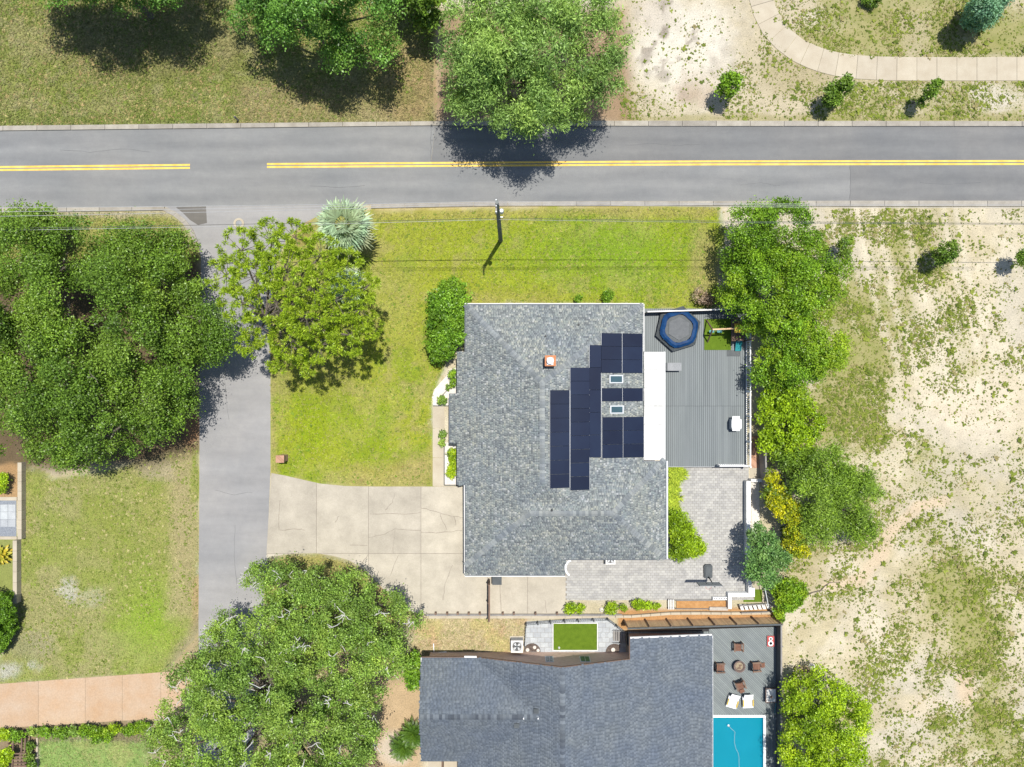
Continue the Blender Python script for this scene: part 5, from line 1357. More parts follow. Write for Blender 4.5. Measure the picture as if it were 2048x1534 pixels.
# basketball hoop lying toward the patio edge
q = P(1417,1143,.3); t = thing('basketball_hoop', 'portable basketball hoop with dark base and dark backboard on the paver patio', 'basketball hoop', (q[0],q[1],0))
n = 10; bpol = [(-.34,-.5),(-.20,-.6),(.20,-.6),(.34,-.5),(.36,.45),(.25,.58),(-.25,.58),(-.36,.45)]
MB().prism([(q[0]+a, q[1]+b) for a, b in bpol], .035, .28).build('base', M['charcoal'], t); MB().prism([(q[0]+a*.8, q[1]+b*.8) for a, b in bpol], .28, .34).build('base_top', M['charcoal'], t)
hz = 2.9; e = P(1419,1168,hz); hb = (q[0], q[1]-.45, .3)
MB().tube([hb, (q[0]-.02, q[1]-.75, 2.2)], .05, 7).build('pole', M['black'], t)
for sx_ in (-.22,.28): MB().tube([(q[0]-.02, q[1]-.73, 2.1),(e[0]+sx_, e[1]+.03, hz-.1)], .03, 6).build('arm', M['black'], t)
MB().box(e[0]-.9,e[0]+.9,e[1]-.04,e[1]+.0,hz-.55,hz+.5).build('backboard', M['greybox'], t)
for a,b in ((-.93,-.905),(.905,.93)): MB().box(e[0]+a,e[0]+b,e[1]-.05,e[1]+.01,hz-.57,hz+.52).build('frame', M['charcoal'], t)
n = 14; MB().tube([(e[0]+.23*math.cos(2*math.pi*k/n), e[1]-.3+.23*math.sin(2*math.pi*k/n), hz-.3) for k in range(n+1)], .012, 5).build('rim', M['red'], t)
t = thing('patio_drain', 'small dark round drain cap in the pavers near the leafy bed', 'drain', P(1362,994))
MB().lathe(P(1362,994,.03), [(.14,0),(.14,.03),(.1,.045)], 12).build('cap', M['charcoal'], t)

# mailbox of brick
t = thing('brick_mailbox', 'squat brick mailbox pillar by the side street at the driveway corner', 'mailbox', P(560,920))
q = P(560,918,1.2); MB().box(q[0]-.30,q[0]+.30,q[1]-.26,q[1]+.26,0,1.15).build('pillar', M['brick'], t); MB().box(q[0]-.35,q[0]+.35,q[1]-.31,q[1]+.31,1.155,1.25).build('cap', M['brickcap' if False else 'brick'], t)
MB().box(q[0]-.315,q[0]-.30-.001,q[1]-.14,q[1]+.14,.8,1.02).build('door', M['black'], t)

# left neighbour: wall, paved pads, beds
t = thing('garden_wall', 'long low beige stepped wall at the left edge of the left lawn', 'wall', P(36,1050))
for k in range(8):
    y0_ = 925+k*19.2; MB().pbox(35, y0_+.15, 43, y0_+19, 0, .55).build('block', M['walk'], t)
for k in range(6):
    y0_ = 1081+k*21; MB().pbox(25.5, y0_+.15, 33.5, y0_+20.8, 0, .55).build('block', M['walk'], t)
root = structure('paved_terrace', P(15,1030))
for i in range(5):
    for j in range(3):
        MB().pbox(2+i*15.5-62+14, 1009+j*15, 2+(i+1)*15.5-62+13.5, 1023.6+j*15, 0, .05).build('slab', M['paver_grey'], root)
sheet([(-60,1001),(33,1001),(33,1054+19),(-60,1054+19)], .012, 'terrace_gravel', M['bluegravel'])
t = thing('terrace_edging', 'beige edging slabs above and below the white terrace pads', 'edging', P(10,1035))
MB().pbox(-60, 994, 33.5, 1001, 0, .08).build('slab', M['walk'], t); MB().pbox(-60, 1073, 33.5, 1079, 0, .08).build('slab', M['walk'], t)
t = thing('garden_pergola', 'small dark brown wooden garden frame at the lower left corner', 'garden frame', P(40,1510))
for k in range(12):
    MB().box(X(26+random.uniform(-.5,.5),.9),X(52,.9),Y(1482+k*6.2+2.6,.9),Y(1482+k*6.2,.9),.8,.86).build('slat', M['brownwood'], t) if k > 3 else None
for a in (27, 44, 51): MB().bar((X(a,.75),Y(1476,.75),.75),(X(a-3,.75),Y(1560,.75),.75),.1,.1).build('beam', M['brownwood'], t)
for a in (28, 50):
    for b in (1480, 1545): qq = P(a,b); MB().box(qq[0]-.06,qq[0]+.06,qq[1]-.06,qq[1]+.06,0,.7).build('post', M['brownwood'], t)
t = thing('lawn_edging', 'thin pale edging strip left of the lower lawn', 'edging', P(74,1510))
MB().pbox(72, 1476, 75.5, 1600, 0, .12).build('strip', M['walk'], t)

# ================================================================== UTILITY POLE AND WIRES
ZP = 12.0
top = P(994,404,ZP); base = (top[0]+.05, top[1]-.1, 0)
t = thing('utility_pole', 'tall grey green wooden utility pole at the road edge of the front lawn', 'utility pole', base)
MB().tube([base, ((base[0]+top[0])/2,(base[1]+top[1])/2,6), top], [.19,.165,.13], 10).build('pole', M['polewood'], t)
MB().bar((top[0]-.06,top[1]+.2,ZP-.25),(top[0]-.06,top[1]-.75,ZP-.25),.10,.10).build('crossarm', M['greywood'], t)
for dy in (.15,-.25,-.65): MB().lathe((top[0]-.06,top[1]+dy,ZP-.2), [(.04,0),(.07,.06),(.05,.12),(.07,.18),(.03,.22)], 8).build('insulator', M['alu'], t)
q = P(1001,428,10); MB().lathe((top[0]+.28,top[1]-.1,9.6), [(.16,0),(.16,.5),(.1,.56)], 10).build('transformer', M['alu'], t)
MB().bar((top[0],top[1]-.05,8),(top[0]+.35,top[1]-.05,8),.05).build('bracket', M['alu'], t)
def wire(label, pts, r, mat):
    q = []
    P0, P1, P2 = pts
    def seg(a, b, sag, n=14):
        out = []
        for i in range(n+1):
            u = i/n; px = a[0]+(b[0]-a[0])*u; py = a[1]+(b[1]-a[1])*u; z = a[2]+(b[2]-a[2])*u
            p = Vector(P(px, py, z)); p.z -= sag*4*u*(1-u); out.append(p)
        return out
    q = seg(P0, P1, .35)+seg(P1, P2, .35)[1:]
    t = thing('power_line', label, 'power line', P(*P1)); MB().tube(q, r, 5, False).build('wire', mat, t)
wire('thin pale overhead wire nearest the road, top of the bundle of three', ((-160,416,11.7),(994,402.5,12.2),(2220,408,11.7)), .013, M['wire'])
wire('thin pale overhead wire in the middle of the bundle of three', ((-160,425,11.7),(994,405,12.2),(2220,411,11.7)), .013, M['wire'])
wire('thin pale overhead wire lowest in the bundle of three by the road', ((-160,435,11.7),(994,408,12.2),(2220,415,11.7)), .013, M['wire'])
wire('dark communication cable above the front lawn, upper of the pair', ((-160,459,7.8),(994,436,8.1),(2220,447,7.8)), .017, M['cable'])
wire('pale communication cable above the front lawn, lower of the pair', ((-160,463,7.6),(994,439,7.9),(2220,449,7.6)), .014, M['wire'])

# ================================================================== VEGETATION
def unit(v): return v/np.maximum(np.linalg.norm(v, axis=-1, keepdims=True), 1e-9)
def crown_mesh(name, lobes, mat, L=.28, Wd=.16, cr=.8, dens=1.6, vert=.8, cov=2.2, up=.35, tintp=.35, droop=0.0, jag=.25, zmin=.25):
    Vs = []; Ts = []; As = []
    for (px, py, rp, z) in lobes:
        z = z+RNG.uniform(-.28, .28)*rp*S; R = rp*S*fz(z); c = np.array(P(px, py, z)); rc0 = min(cr, R*.6)
        n = max(5, int(dens*3.2*R*R/(rc0*rc0)))
        dz = RNG.normal(size=n)*R*.10
        d = unit(RNG.normal(size=(n, 3))*np.array([1, 1, .8])); d[:, 2] = np.where((d[:, 2] < -.2) & (RNG.random(n) < .55), -d[:, 2], d[:, 2])
        rad = R*(.62+.38*RNG.random(n)**.6)+RNG.normal(size=n)*R*.06
        rc = rc0*(.40+.95*RNG.random(n)**1.2)
        cc = c+d*(rad-rc*.35)[:, None]*np.array([1, 1, vert])
        cc[:, 2] = np.maximum(cc[:, 2]+dz, zmin+rc*.4)
        ct = np.clip(RNG.random(n)**2.2*tintp*1.6, 0, 1)
        nl = np.maximum(6, (cov*2*np.pi*rc**2*.7/(L*Wd*.55)).astype(int))
        ii = np.repeat(np.arange(n), nl); N = len(ii)
        q = unit(RNG.normal(size=(N, 3))); q[:, 2] = np.where(q[:, 2] < -.25, -q[:, 2], q[:, 2])
        spray = 1+.38*np.clip(np.sin(q[:, 0]*5.1+ii*1.7)*np.sin(q[:, 1]*4.7+ii*2.3)*np.sin(q[:, 2]*4.1+ii), -1, 1)
        rr = rc[ii]*(.45+.6*RNG.random(N)**.6)*spray*(1+jag*RNG.normal(size=N)*.7)
        pos = cc[ii]+q*rr[:, None]*np.array([1, 1, .75]); pos[:, 2] = np.maximum(pos[:, 2], .05)
        nrm = unit(q*.8+np.array([0, 0, up])+RNG.normal(size=(N, 3))*.8)
        ax = unit(np.cross(nrm, RNG.normal(size=(N, 3))))
        ax = unit(ax+q*.6*np.array([1, 1, -.2])-np.array([0, 0, droop])); s = unit(np.cross(nrm, ax))
        l = L*(.6+.7*RNG.random(N))[:, None]; w = Wd*(.6+.7*RNG.random(N))[:, None]
        Vs.append(np.stack([pos-ax*l*.5, pos+s*w*.5-ax*l*.05+nrm*w*.12, pos+ax*l*.5, pos-s*w*.5-ax*l*.05+nrm*w*.12], 1))
        Ts.append(np.clip(ct[ii]+.12*RNG.random(N)-.04, 0, 1))
        As.append(np.clip(RNG.normal(.5, .10)+RNG.normal(0, .17, n)[ii]+RNG.normal(0, .10, N), 0, 1))
    V = np.concatenate(Vs).reshape(-1, 3); T = np.concatenate(Ts)
    return V, T, np.concatenate(As)
def tree(name, label, cat, lobes, mat, trunk=None, group=None, tr=.22, twigs=0, twmat=None, crown='crown', **kw):
    zs = np.array([l[3] for l in lobes]); wgt = np.array([l[2]**2 for l in lobes], float)
    pts = np.array([P(l[0], l[1], l[3]) for l in lobes])
    if trunk is None: b = (pts*wgt[:, None]).sum(0)/wgt.sum()
    else: b = np.array(P(*trunk))
    t = thing(name, label, cat, (b[0], b[1], 0), group)
    V, T, Lm = crown_mesh(crown, lobes, mat, **kw)
    me = npmesh(crown, V-np.array([b[0], b[1], 0]), np.arange(len(V)).reshape(-1, 4), mat, {'tint': T, 'age': Lm})
    link(bpy.data.objects.new(crown, me), t)
    mb = MB(); zf = max(.25, zs.mean()*.45)
    mid = (b[0]+random.uniform(-.15,.15), b[1]+random.uniform(-.15,.15), zf)
    mb.tube([(b[0], b[1], -.1), (b[0], b[1], zf*.25), mid], [tr*1.35, tr, tr*.8], 8)
    for p in pts:
        m = (Vector(mid)+Vector(p))/2+Vector((random.uniform(-.3,.3), random.uniform(-.3,.3), .25*min(1, zf)))
        mb.tube([mid, m, tuple(p)], [tr*.6, tr*.42, tr*.2], 6)
        pass
    mb.build('trunk', M['bark'], t)
    if twigs:
        mb = MB()
        for k in range(twigs):
            l = random.choice(lobes); R = l[2]*S*fz(l[3]); c = Vector(P(l[0], l[1], l[3]))
            d = Vector((random.gauss(0,1), random.gauss(0,1), abs(random.gauss(0,.8))+.3)).normalized()
            a = c+Vector((d.x*R*.64, d.y*R*.64, d.z*R*.85)); 
            for j in range(3):
                e = a+Vector((random.uniform(-1,1), random.uniform(-1,1), random.uniform(.15,.6)))*random.uniform(.35,.8)
                m = (a+e)/2+Vector((random.uniform(-.1,.1), random.uniform(-.1,.1), .05)); mb.tube([a, m, e], [.035,.028,.014], 4)
        mb.build('twigs', twmat or M['twig'], t, kind='stuff')
    return t

# --- the oak mass west of the side street
OAK = dict(L=.175, Wd=.11, cr=1.15, dens=.70, vert=1.15, cov=1.55, tintp=.22)
tree('oak_tree', 'dark green oak in the top left corner of the oak mass', 'tree', [(50,520,75,5.2),(135,505,70,5.4),(30,600,75,5.8),(120,585,75,6.2),(60,462,45,3.6)], M['oak'], group='oaks west of the side street', twigs=7, twmat=M['bark'], **OAK)
tree('oak_tree', 'dark green oak nearest the side street mouth, with a brownish patch, behind the grass verge', 'tree', [(235,510,65,4.8),(310,500,55,4.6),(360,510,45,4.2),(250,585,80,6),(335,575,62,5.6),(380,560,36,4.4)], M['oak'], group='oaks west of the side street', twigs=7, twmat=M['bark'], **OAK)
tree('oak_tree', 'dark green oak reaching farthest over the side street', 'tree', [(345,650,72,6.2),(270,680,72,6.6),(420,665,48,5.2),(440,690,34,4.8),(400,620,36,5),(350,735,60,6),(395,720,34,4.6)], M['oak'], group='oaks west of the side street', twigs=7, twmat=M['bark'], **OAK)
tree('oak_tree', 'dark green oak at the left picture edge above the beige garden wall', 'tree', [(50,690,90,6.4),(130,660,70,6.6),(40,790,85,6.2),(130,770,80,6.8),(40,875,65,5.2),(120,860,70,5.6),(2,720,50,5.6),(0,820,50,5.2),(2,640,48,5.6),(80,640,46,6.4)], M['oak'], group='oaks west of the side street', twigs=7, twmat=M['bark'], **OAK)
tree('oak_tree', 'dark green oak shading the top of the left lawn', 'tree', [(210,750,75,6.6),(290,790,70,6),(345,815,46,4.8),(210,840,70,5.6),(280,860,48,4.6),(175,895,46,4.4),(370,790,30,4)], M['oak'], group='oaks west of the side street', twigs=7, twmat=M['bark'], **OAK)
tree('young_oak', 'small bright wispy oak poking out toward the road beneath the wires', 'tree', [(85,432,28,3.4),(70,450,26,3),(105,455,26,3)], M['oak_pale'], L=.22, Wd=.12, cr=.5, dens=1.0, cov=1.2, vert=.7)
# --- north of the road
tree('shade_tree', 'dark tree mostly beyond the top edge, shading the verge at upper left', 'tree', [(60,-75,58,7),(130,-70,78,7.2),(210,-65,85,7.5),(290,-70,75,7),(350,-80,60,6.6),(110,-50,48,6),(240,-42,44,6.4),(170,-35,46,5.6),(310,-45,46,5.8)], M['forest'], **dict(OAK, dens=1.05))
tree('glossy_tree', 'bright glossy green tree at the top edge, left of the large feathery tree', 'tree', [(510,-10,70,6.5),(590,5,75,7),(670,10,80,7.5),(750,30,62,7),(620,70,58,6),(700,100,48,5.4),(770,95,40,5.2),(560,50,50,5.4),(480,-40,60,6),(530,30,46,5.4),(650,60,56,5.6)], M['forest'], group=None, L=.19, Wd=.125, cr=1.0, dens=.62, vert=1.1, cov=1.55, tintp=.45)
tree('understory_tree', 'dark shaded tree at the top edge in the gap beside the large feathery tree', 'tree', [(845,-30,55,5),(850,30,30,3.4),(800,-50,50,4.6)], M['oak'], L=.28, Wd=.16, cr=.7, dens=1.2, cov=1.8)
tree('feathery_tree', 'largest feathery pale green tree overhanging the far kerb of the road', 'tree', [(950,30,75,8),(1060,10,90,9),(1170,20,80,8.5),(930,110,60,7),(1010,95,85,9),(1110,100,90,9.5),(1200,110,60,7.5),(955,170,62,6.5),(1040,180,75,7.8),(1120,190,66,6.6),(1205,175,46,5),(920,190,36,4.6),(1010,240,42,6.2),(1075,235,45,6),(1050,262,28,5.6),(1150,215,32,3.4)], M['camphor'], L=.30, Wd=.08, cr=.95, dens=.68, vert=1.1, cov=1.75, tintp=.25, droop=.4, tr=.35, jag=.45)
for lab, lb, zz in (('round leafy sapling in the white sand, left of three north of the road', [(1460,168,24,2.4),(1450,182,16,1.9),(1468,158,14,2.8)], 2),
                    ('leaning sapling below the curved sidewalk, middle of three north of the road', [(1680,178,22,2.4),(1664,192,20,2.0),(1694,166,15,2.8),(1655,204,13,1.5)], 2),
                    ('slender sapling nearest the right edge, last of three north of the road', [(1862,180,15,2.5),(1870,168,11,2.9),(1853,192,11,1.9),(1840,205,10,1.4)], 2)):
    tree('sapling', lab, 'tree', lb, M['mid'] if lb[0][0] < 1500 else M['oak'], group='saplings north of the road', L=.20, Wd=.13, cr=.4, dens=1.4, cov=1.5, tr=.05, tintp=.2)
tree('blue_conifer', 'dense blue green conifer in bare red soil at the upper right corner', 'tree', [(1958,28,34,1.8),(1962,22,28,2.8),(1965,12,20,3.8),(1985,10,24,2)], M['conifer'], L=.22, Wd=.10, cr=.45, dens=1.8, cov=2.2, tr=.12)
tree('low_shrub', 'dark low shrub cut by the top edge above the sidewalk', 'shrub', [(1748,5,14,.5),(1738,-2,12,.5)], M['oak'], L=.16, Wd=.1, cr=.35, tr=.04)

# --- pine over the side street
def pine(label, lobes, trunk):
    b = np.array(P(*trunk)); t = thing('pine_tree', label, 'tree', (b[0], b[1], 0))
    Vs = []; Ts = []; mb = MB(); org = np.array([b[0], b[1], 0])
    hub = [(b[0],b[1],-.1),(b[0]+.1,b[1],4),(b[0]-.1,b[1]+.15,8.3),(b[0],b[1]+.2,10.6)]
    mb.tube(hub, [.30,.25,.17,.06], 9)
    for (px, py, rp, z) in lobes:
        R = rp*S*fz(z); c = np.array(P(px, py, z))
        s0 = Vector((b[0], b[1], min(z-1.6, 8.4))); mid = s0.lerp(Vector(c), .55)+Vector((random.uniform(-.3,.3), random.uniform(-.3,.3), -.25))
        mb.tube([s0, mid, tuple(c-np.array([0,0,.3]))], [.10,.075,.05], 6)
        n = int(R*R*24)+10
        d = RNG.normal(size=(n, 3))*np.array([1,1,.40]); d = d/np.maximum(1, np.linalg.norm(d, axis=1, keepdims=True)/1.25)
        tc = c+d*R*.8
        for k in range(0, n, 5):
            mb.tube([tuple(c-np.array([0,0,.3])), tuple((c+tc[k])/2-np.array([0,0,.2])), tuple(tc[k])], [.028,.02,.012], 4, False)
        nn = 44; N = n*nn
        q = unit(RNG.normal(size=(N, 3))+np.array([0,0,.35])); ci = np.repeat(np.arange(n), nn)
        l = (.18+.16*RNG.random(N))[:, None]; base = tc[ci]+q*.03
        s = unit(np.cross(q, RNG.normal(size=(N, 3))))*(.020+.013*RNG.random((N, 1)))
        Vs.append(np.stack([base-s*.6, base+q*l*.55-s, base+q*l, base+q*l*.55+s], 1)); Ts.append(np.clip(RNG.random(n)[ci]**2*.5+.1*RNG.random(N), 0, 1))
    V = np.concatenate(Vs).reshape(-1, 3)-org
    link(bpy.data.objects.new('crown', npmesh('crown', V, np.arange(len(V)).reshape(-1,4), M['pine'], {'tint': np.concatenate(Ts), 'age': .35+.4*RNG.random(len(V)//4)})), t)
    mb.build('trunk', M['twig'] if False else M['bark'], t)
pine('yellow green pine with open needle tufts over the side street and front lawn',
     [(480,500,42,9.3),(540,480,40,9.8),(590,475,38,10),(640,510,40,9.8),(450,550,36,8.6),(510,550,45,10),(570,540,48,10.6),(625,570,45,10.4),(690,530,34,9),(480,605,38,9),(550,610,45,10),(610,630,44,9.8),(670,600,40,9.6),(715,620,36,8.8),(735,570,22,8.2),(520,655,34,8.2),(580,680,38,8.6),(640,690,36,8.2),(700,670,40,8.2),(735,650,28,7.8),(560,720,26,7),(620,730,24,6.6),(500,690,24,7)], (600,655))

# --- palms
def fan_palm(label, px, py, zt, R, n, mat=None, nm='fan_palm'):
    c = P(px, py, zt); t = thing(nm, label, 'palm', (c[0], c[1], 0))
    MB().tube([(c[0],c[1],-.1),(c[0],c[1],zt*.5),(c[0],c[1],zt-.1)], [.24,.2,.17], 9).build('trunk', M['bark'], t)
    for i in range(n):
        a = i*2.39996+random.uniform(-.2,.2); ring_ = (i/n)**.7; el = 1.25-1.42*ring_
        pet = R*(.38+.12*random.random()); fr = R*(.62+.1*random.random())
        d = np.array([math.cos(a)*math.cos(el), math.sin(a)*math.cos(el), math.sin(el)])
        s = np.array([-math.sin(a), math.cos(a), 0]); u = np.cross(d, s)*-1
        h = np.array(c)+d*pet-np.array([0,0,.10*ring_])
        V = []; Fc = []
        w0 = .03; V += [np.array(c)-s*w0, np.array(c)+s*w0, h+s*w0*.7, h-s*w0*.7]; Fc.append((0,1,2,3))
        m = 19
        for k in range(m):
            b_ = -1.75+3.5*k/(m-1); dl = d*math.cos(b_)+s*math.sin(b_); sl_ = -d*math.sin(b_)+s*math.cos(b_)
            ln = fr*(1-.40*abs(b_)/1.75)*random.uniform(.72,1.12); zz = np.array([0,0,-1])*ln
            p1 = h+dl*ln*.55+zz*.05; p2 = h+dl*ln*.95+zz*(.22+.1*random.random()); wv = sl_*.05*R/1.6
            k0 = len(V); V += [h, p1-wv, p2, p1+wv+np.array([0,0,.02])]; Fc.append((k0,k0+1,k0+2,k0+3))
        V = np.array(V); me = npmesh('frond', V-np.array([c[0],c[1],0]), np.array(Fc), mat or M['palm'], {'tint': np.full(len(Fc), random.random()*.5 if ring_ < .85 else .9), 'age': np.full(len(Fc), .3+.4*random.random())})
        o = bpy.data.objects.new('frond', me); link(o, t)
fan_palm('large silvery green fan palm beside the road, right of the pine', 689, 452, 4.2, 2.45, 40)
fan_palm('smaller silvery fan palm half hidden beneath the pine', 692, 568, 3.0, 1.75, 26)
def cycad(label, px, py, zt, R, n, mat, nm='sago_palm', wleaf=.032):
    c = P(px, py, zt); t = thing(nm, label, 'plant', (c[0], c[1], 0))
    MB().tube([(c[0],c[1],-.05),(c[0],c[1],zt)], [.16,.13], 8).build('trunk', M['bark'], t)
    for i in range(n):
        a = i*2.39996+random.uniform(-.15,.15); f = (i/n); el0 = 1.2-1.0*f; L_ = R*(.85+.25*random.random())
        V = []; Fc = []; m = 18; prev = None
        for k in range(m+1):
            u = k/m; r = L_*u*math.cos(el0*(1-.3*u)); z = L_*(u*math.sin(el0)-.55*u*u*(.6+f*.5))
            p = np.array([c[0]+math.cos(a)*r, c[1]+math.sin(a)*r, c[2]+z])
            if prev is not None:
                d = unit(p-prev); s = np.array([-math.sin(a), math.cos(a), 0]); ln = R*.21*math.sin(math.pi*min(1, .12+u*.86))
                for sg in (-1, 1):
                    e = p+(s*sg*.85+d*.55)*ln-np.array([0,0,.03]); k0 = len(V); V += [prev, (prev+e)/2-d*wleaf*.5, e, (p+e)/2+d*wleaf*.5]; Fc.append((k0,k0+1,k0+2,k0+3))
                k0 = len(V); w = s*.018; V += [prev-w, prev+w, p+w*.7, p-w*.7]; Fc.append((k0,k0+1,k0+2,k0+3))
            prev = p
        V = np.array(V); V[:, 2] = np.maximum(V[:, 2], .03)
        me = npmesh('frond', V-np.array([c[0],c[1],0]), np.array(Fc), mat, {'tint': np.full(len(Fc), random.random()*.45), 'age': np.full(len(Fc), .3+.4*random.random())})
        link(bpy.data.objects.new('frond', me), t)
cycad('upper of two feathery dark green sago palms at the west wall of the neighbour house', 826, 1468, .8, 1.4, 44, M['cycad'])
cycad('lower of two feathery dark green sago palms at the west wall of the neighbour house', 806, 1494, .8, 1.4, 44, M['cycad'])
cycad('spiky orange and green rosette plant cut by the left edge', 2, 1110, .3, 1.0, 30, M['brom'], 'rosette_plant', .09)

# --- shrubs round the main house
tree('house_hedge', 'tall clipped hedge bush at the north-west corner of the main house', 'shrub', [(905,585,30,1.9),(885,610,34,2.0),(908,620,30,2.1),(888,650,34,2.1),(905,660,28,2.1),(886,690,32,1.9),(880,705,22,1.5)], M['hedge'], L=.24, Wd=.12, cr=.5, dens=1.5, cov=2.2, tr=.10, tintp=.25)
for lab, lb, mt in (('small round dark shrub on the lawn before the north eave, the one farther left', [(1157,598,7,.4)], 'hedge'), ('round shrub on the lawn before the north eave, the larger one on the right', [(1216,591,12,.6),(1212,598,8,.4)], 'hedge'),
                ('dry purplish bush on the lawn near the deck fence', [(1402,592,17,.5),(1415,600,12,.4)], 'dry'),
                ('green shrub between gravel bed and west eave, left of the wall jog', [(905,748,8,.5),(907,765,8,.5)], 'mid'), ('sparse shrub in the white gravel bed', [(884,800,9,.4),(898,775,6,.3)], 'oak_pale'), ('small grassy tuft shrub beside the front walk', [(886,868,8,.4),(885,885,7,.3)], 'oak_pale')):
    tree('shrub', lab, 'shrub', lb, M[mt], L=.15, Wd=.09, cr=.28, dens=1.4, cov=1.6 if mt != 'dry' else .7, tr=.03)
tree('border_shrub', 'lime and orange tinged border shrub under the stepped west eave', 'shrub', [(905,905,9,.5),(905,920,9,.5),(905,935,10,.5),(904,948,9,.5)], M['lime'], L=.15, Wd=.08, cr=.3, dens=1.5, tr=.03, tintp=.8)
def strap_plant(label, px, py, rpx, z, n, name='strap_leaf_plant', mat=None):
    c = P(px, py, 0); R = rpx*S; t = thing(name, label, 'plant', c)
    N = n*26; pc = np.array(c)[None]+np.stack([RNG.normal(size=n)*R*.42, RNG.normal(size=n)*R*.42, np.zeros(n)], 1)
    ii = np.repeat(np.arange(n), 26); a = RNG.random(N)*2*np.pi; r = .28+.35*RNG.random(N); h = z*(.6+.6*RNG.random(N))
    dx = np.stack([np.cos(a), np.sin(a), np.zeros(N)], 1); sd = np.stack([-np.sin(a), np.cos(a), np.zeros(N)], 1)*.028
    b0 = pc[ii]; m1 = b0+dx*(r*.5)[:, None]+np.array([0,0,1])*h[:, None]; e = b0+dx*r[:, None]+np.array([0,0,1])*(h*.7)[:, None]
    V = np.stack([b0-sd*.5+[0,0,.02], m1-sd, e, m1+sd], 1).reshape(-1,3)
    me = npmesh('leaves', V-np.array(c), np.arange(len(V)).reshape(-1,4), mat or M['strap'], {'tint': np.clip(RNG.random(n)[ii]*.5, 0, 1), 'age': .3+.4*RNG.random(N)})
    link(bpy.data.objects.new('leaves', me), t); 
    mb = MB(); mb.lathe(c, [(R*.9,.0),(R*.8,.05),(R*.3,.07)], 12); mb.build('soil_mound', M['mulch'], t)
strap_plant('bright strappy plant at the top of the bed by the deck, reaching over the pavers', 1352, 948, 20, .5, 34)
strap_plant('strappy light green plant in the east bed, second from the deck', 1345, 972, 15, .5, 24)
strap_plant('yellowish strappy plant in the narrow middle of the east bed', 1344, 998, 12, .45, 18)
strap_plant('yellowish strappy plant just above the big leafy shrub', 1345, 1014, 12, .45, 18)
tree('leafy_shrub', 'big bright leafy shrub at the east wall overhanging the paver patio', 'shrub', [(1357,1045,26,1.0),(1365,1070,28,1.0),(1358,1095,26,1.0),(1382,1085,22,.9),(1395,1098,13,.7)], M['lime'], L=.30, Wd=.07, cr=.5, dens=1.5, cov=1.9, tr=.06, tintp=.2)
for lab, lb in (('small lime shrub leftmost on the strip south of the patio', [(1140,1216,11,.5)]), ('small lime shrub second on the strip south of the patio', [(1163,1216,9,.5)]), ('lime shrub in the middle of the strip below the patio, beside a white stone', [(1221,1214,12,.6),(1228,1220,8,.4)]),
                ('smallest lime shrub right of the middle one on the strip below the patio', [(1246,1214,7,.4)]), ('widest lime shrub on the strip below the patio', [(1276,1208,11,.6),(1292,1212,12,.6)]), ('small lime shrub nearest the pale slatted rack', [(1312,1211,7,.4)])):
    tree('lime_shrub', lab, 'shrub', lb, M['lime'], group='small shrubs south of the patio', L=.17, Wd=.09, cr=.3, dens=1.5, cov=1.7, tr=.03)
for a, r in ((1203,4),(1216-14,3)):
    pass
t = thing('garden_stone', 'pale rough stone beside the middle lime shrub below the patio', 'stone', P(1203,1219))
MB().lathe(P(1203,1219), [(.2,0),(.22,.08),(.15,.2),(.04,.24)], 7).build('stone', M['gravel'], t)
# --- east hedgerow
E = dict(L=.155, Wd=.105, cr=.72, dens=.75, vert=1.05, cov=1.5)
tree('round_tree', 'dense round dark green tree at the road end of the east hedgerow', 'tree', [(1500,460,52,3.6),(1560,455,58,4),(1600,500,48,3.8),(1520,510,55,4),(1468,490,36,3),(1475,525,34,2.8),(1560,530,50,3.8),(1625,545,40,3.4)], M['mid'], tintp=.15, **E)
tree('broad_tree', 'mid green tree with dark hollows beside the playset corner of the deck', 'tree', [(1480,575,45,3.6),(1530,590,58,4.4),(1590,580,58,4.6),(1640,570,50,4.2),(1560,640,50,4.2),(1610,630,45,4.2),(1510,640,34,3),(1470,600,34,2.8),(1535,660,34,3.4)], M['mid'], tintp=.4, **E)
tree('yellowish_tree', 'yellow green tree bulging onto the sandy lot beside the deck railing', 'tree', [(1560,695,45,3.6),(1610,680,45,4),(1655,690,40,3.8),(1590,740,50,3.8),(1640,735,42,3.4),(1530,720,34,2.8),(1525,765,30,2.4),(1570,770,34,2.8)], M['mid'], tintp=.5, **E)
tree('lime_bush', 'sparse lime green bush between the yellow green tree and the side yard fence', 'shrub', [(1538,830,24,1.8),(1530,880,20,1.5),(1545,800,32,2.2),(1570,790,30,2.4),(1590,800,36,2.2),(1570,850,40,2.2),(1615,850,34,2),(1540,870,26,1.6),(1600,895,38,2),(1560,900,24,1.6)], M['lime'], tintp=.2, L=.22, Wd=.13, cr=.5, dens=1.1, vert=.7, cov=1.6)
tree('feathery_shrub', 'large feathery dark green shrub spreading over the sandy lot', 'shrub', [(1600,935,42,2.6),(1650,940,50,3),(1700,965,48,2.8),(1735,990,32,2),(1630,990,48,3),(1690,1020,50,2.6),(1640,1050,42,2.4),(1720,1050,32,1.8),(1575,920,28,2)], M['feather'], tintp=.15, L=.26, Wd=.06, cr=.6, dens=.85, vert=.8, cov=1.9, jag=.7)
tree('flowering_shrub', 'yellow flowering shrub beside the patio wall', 'shrub', [(1558,995,26,2.4),(1545,985,22,2.2),(1555,1010,24,2.3),(1580,1025,26,2.2),(1592,1060,24,2),(1585,1090,24,1.8),(1600,1100,18,1.6),(1545,955,16,1.9)], M['flower'], tintp=.62, L=.17, Wd=.12, cr=.34, dens=1.2, vert=.8, cov=1.5)
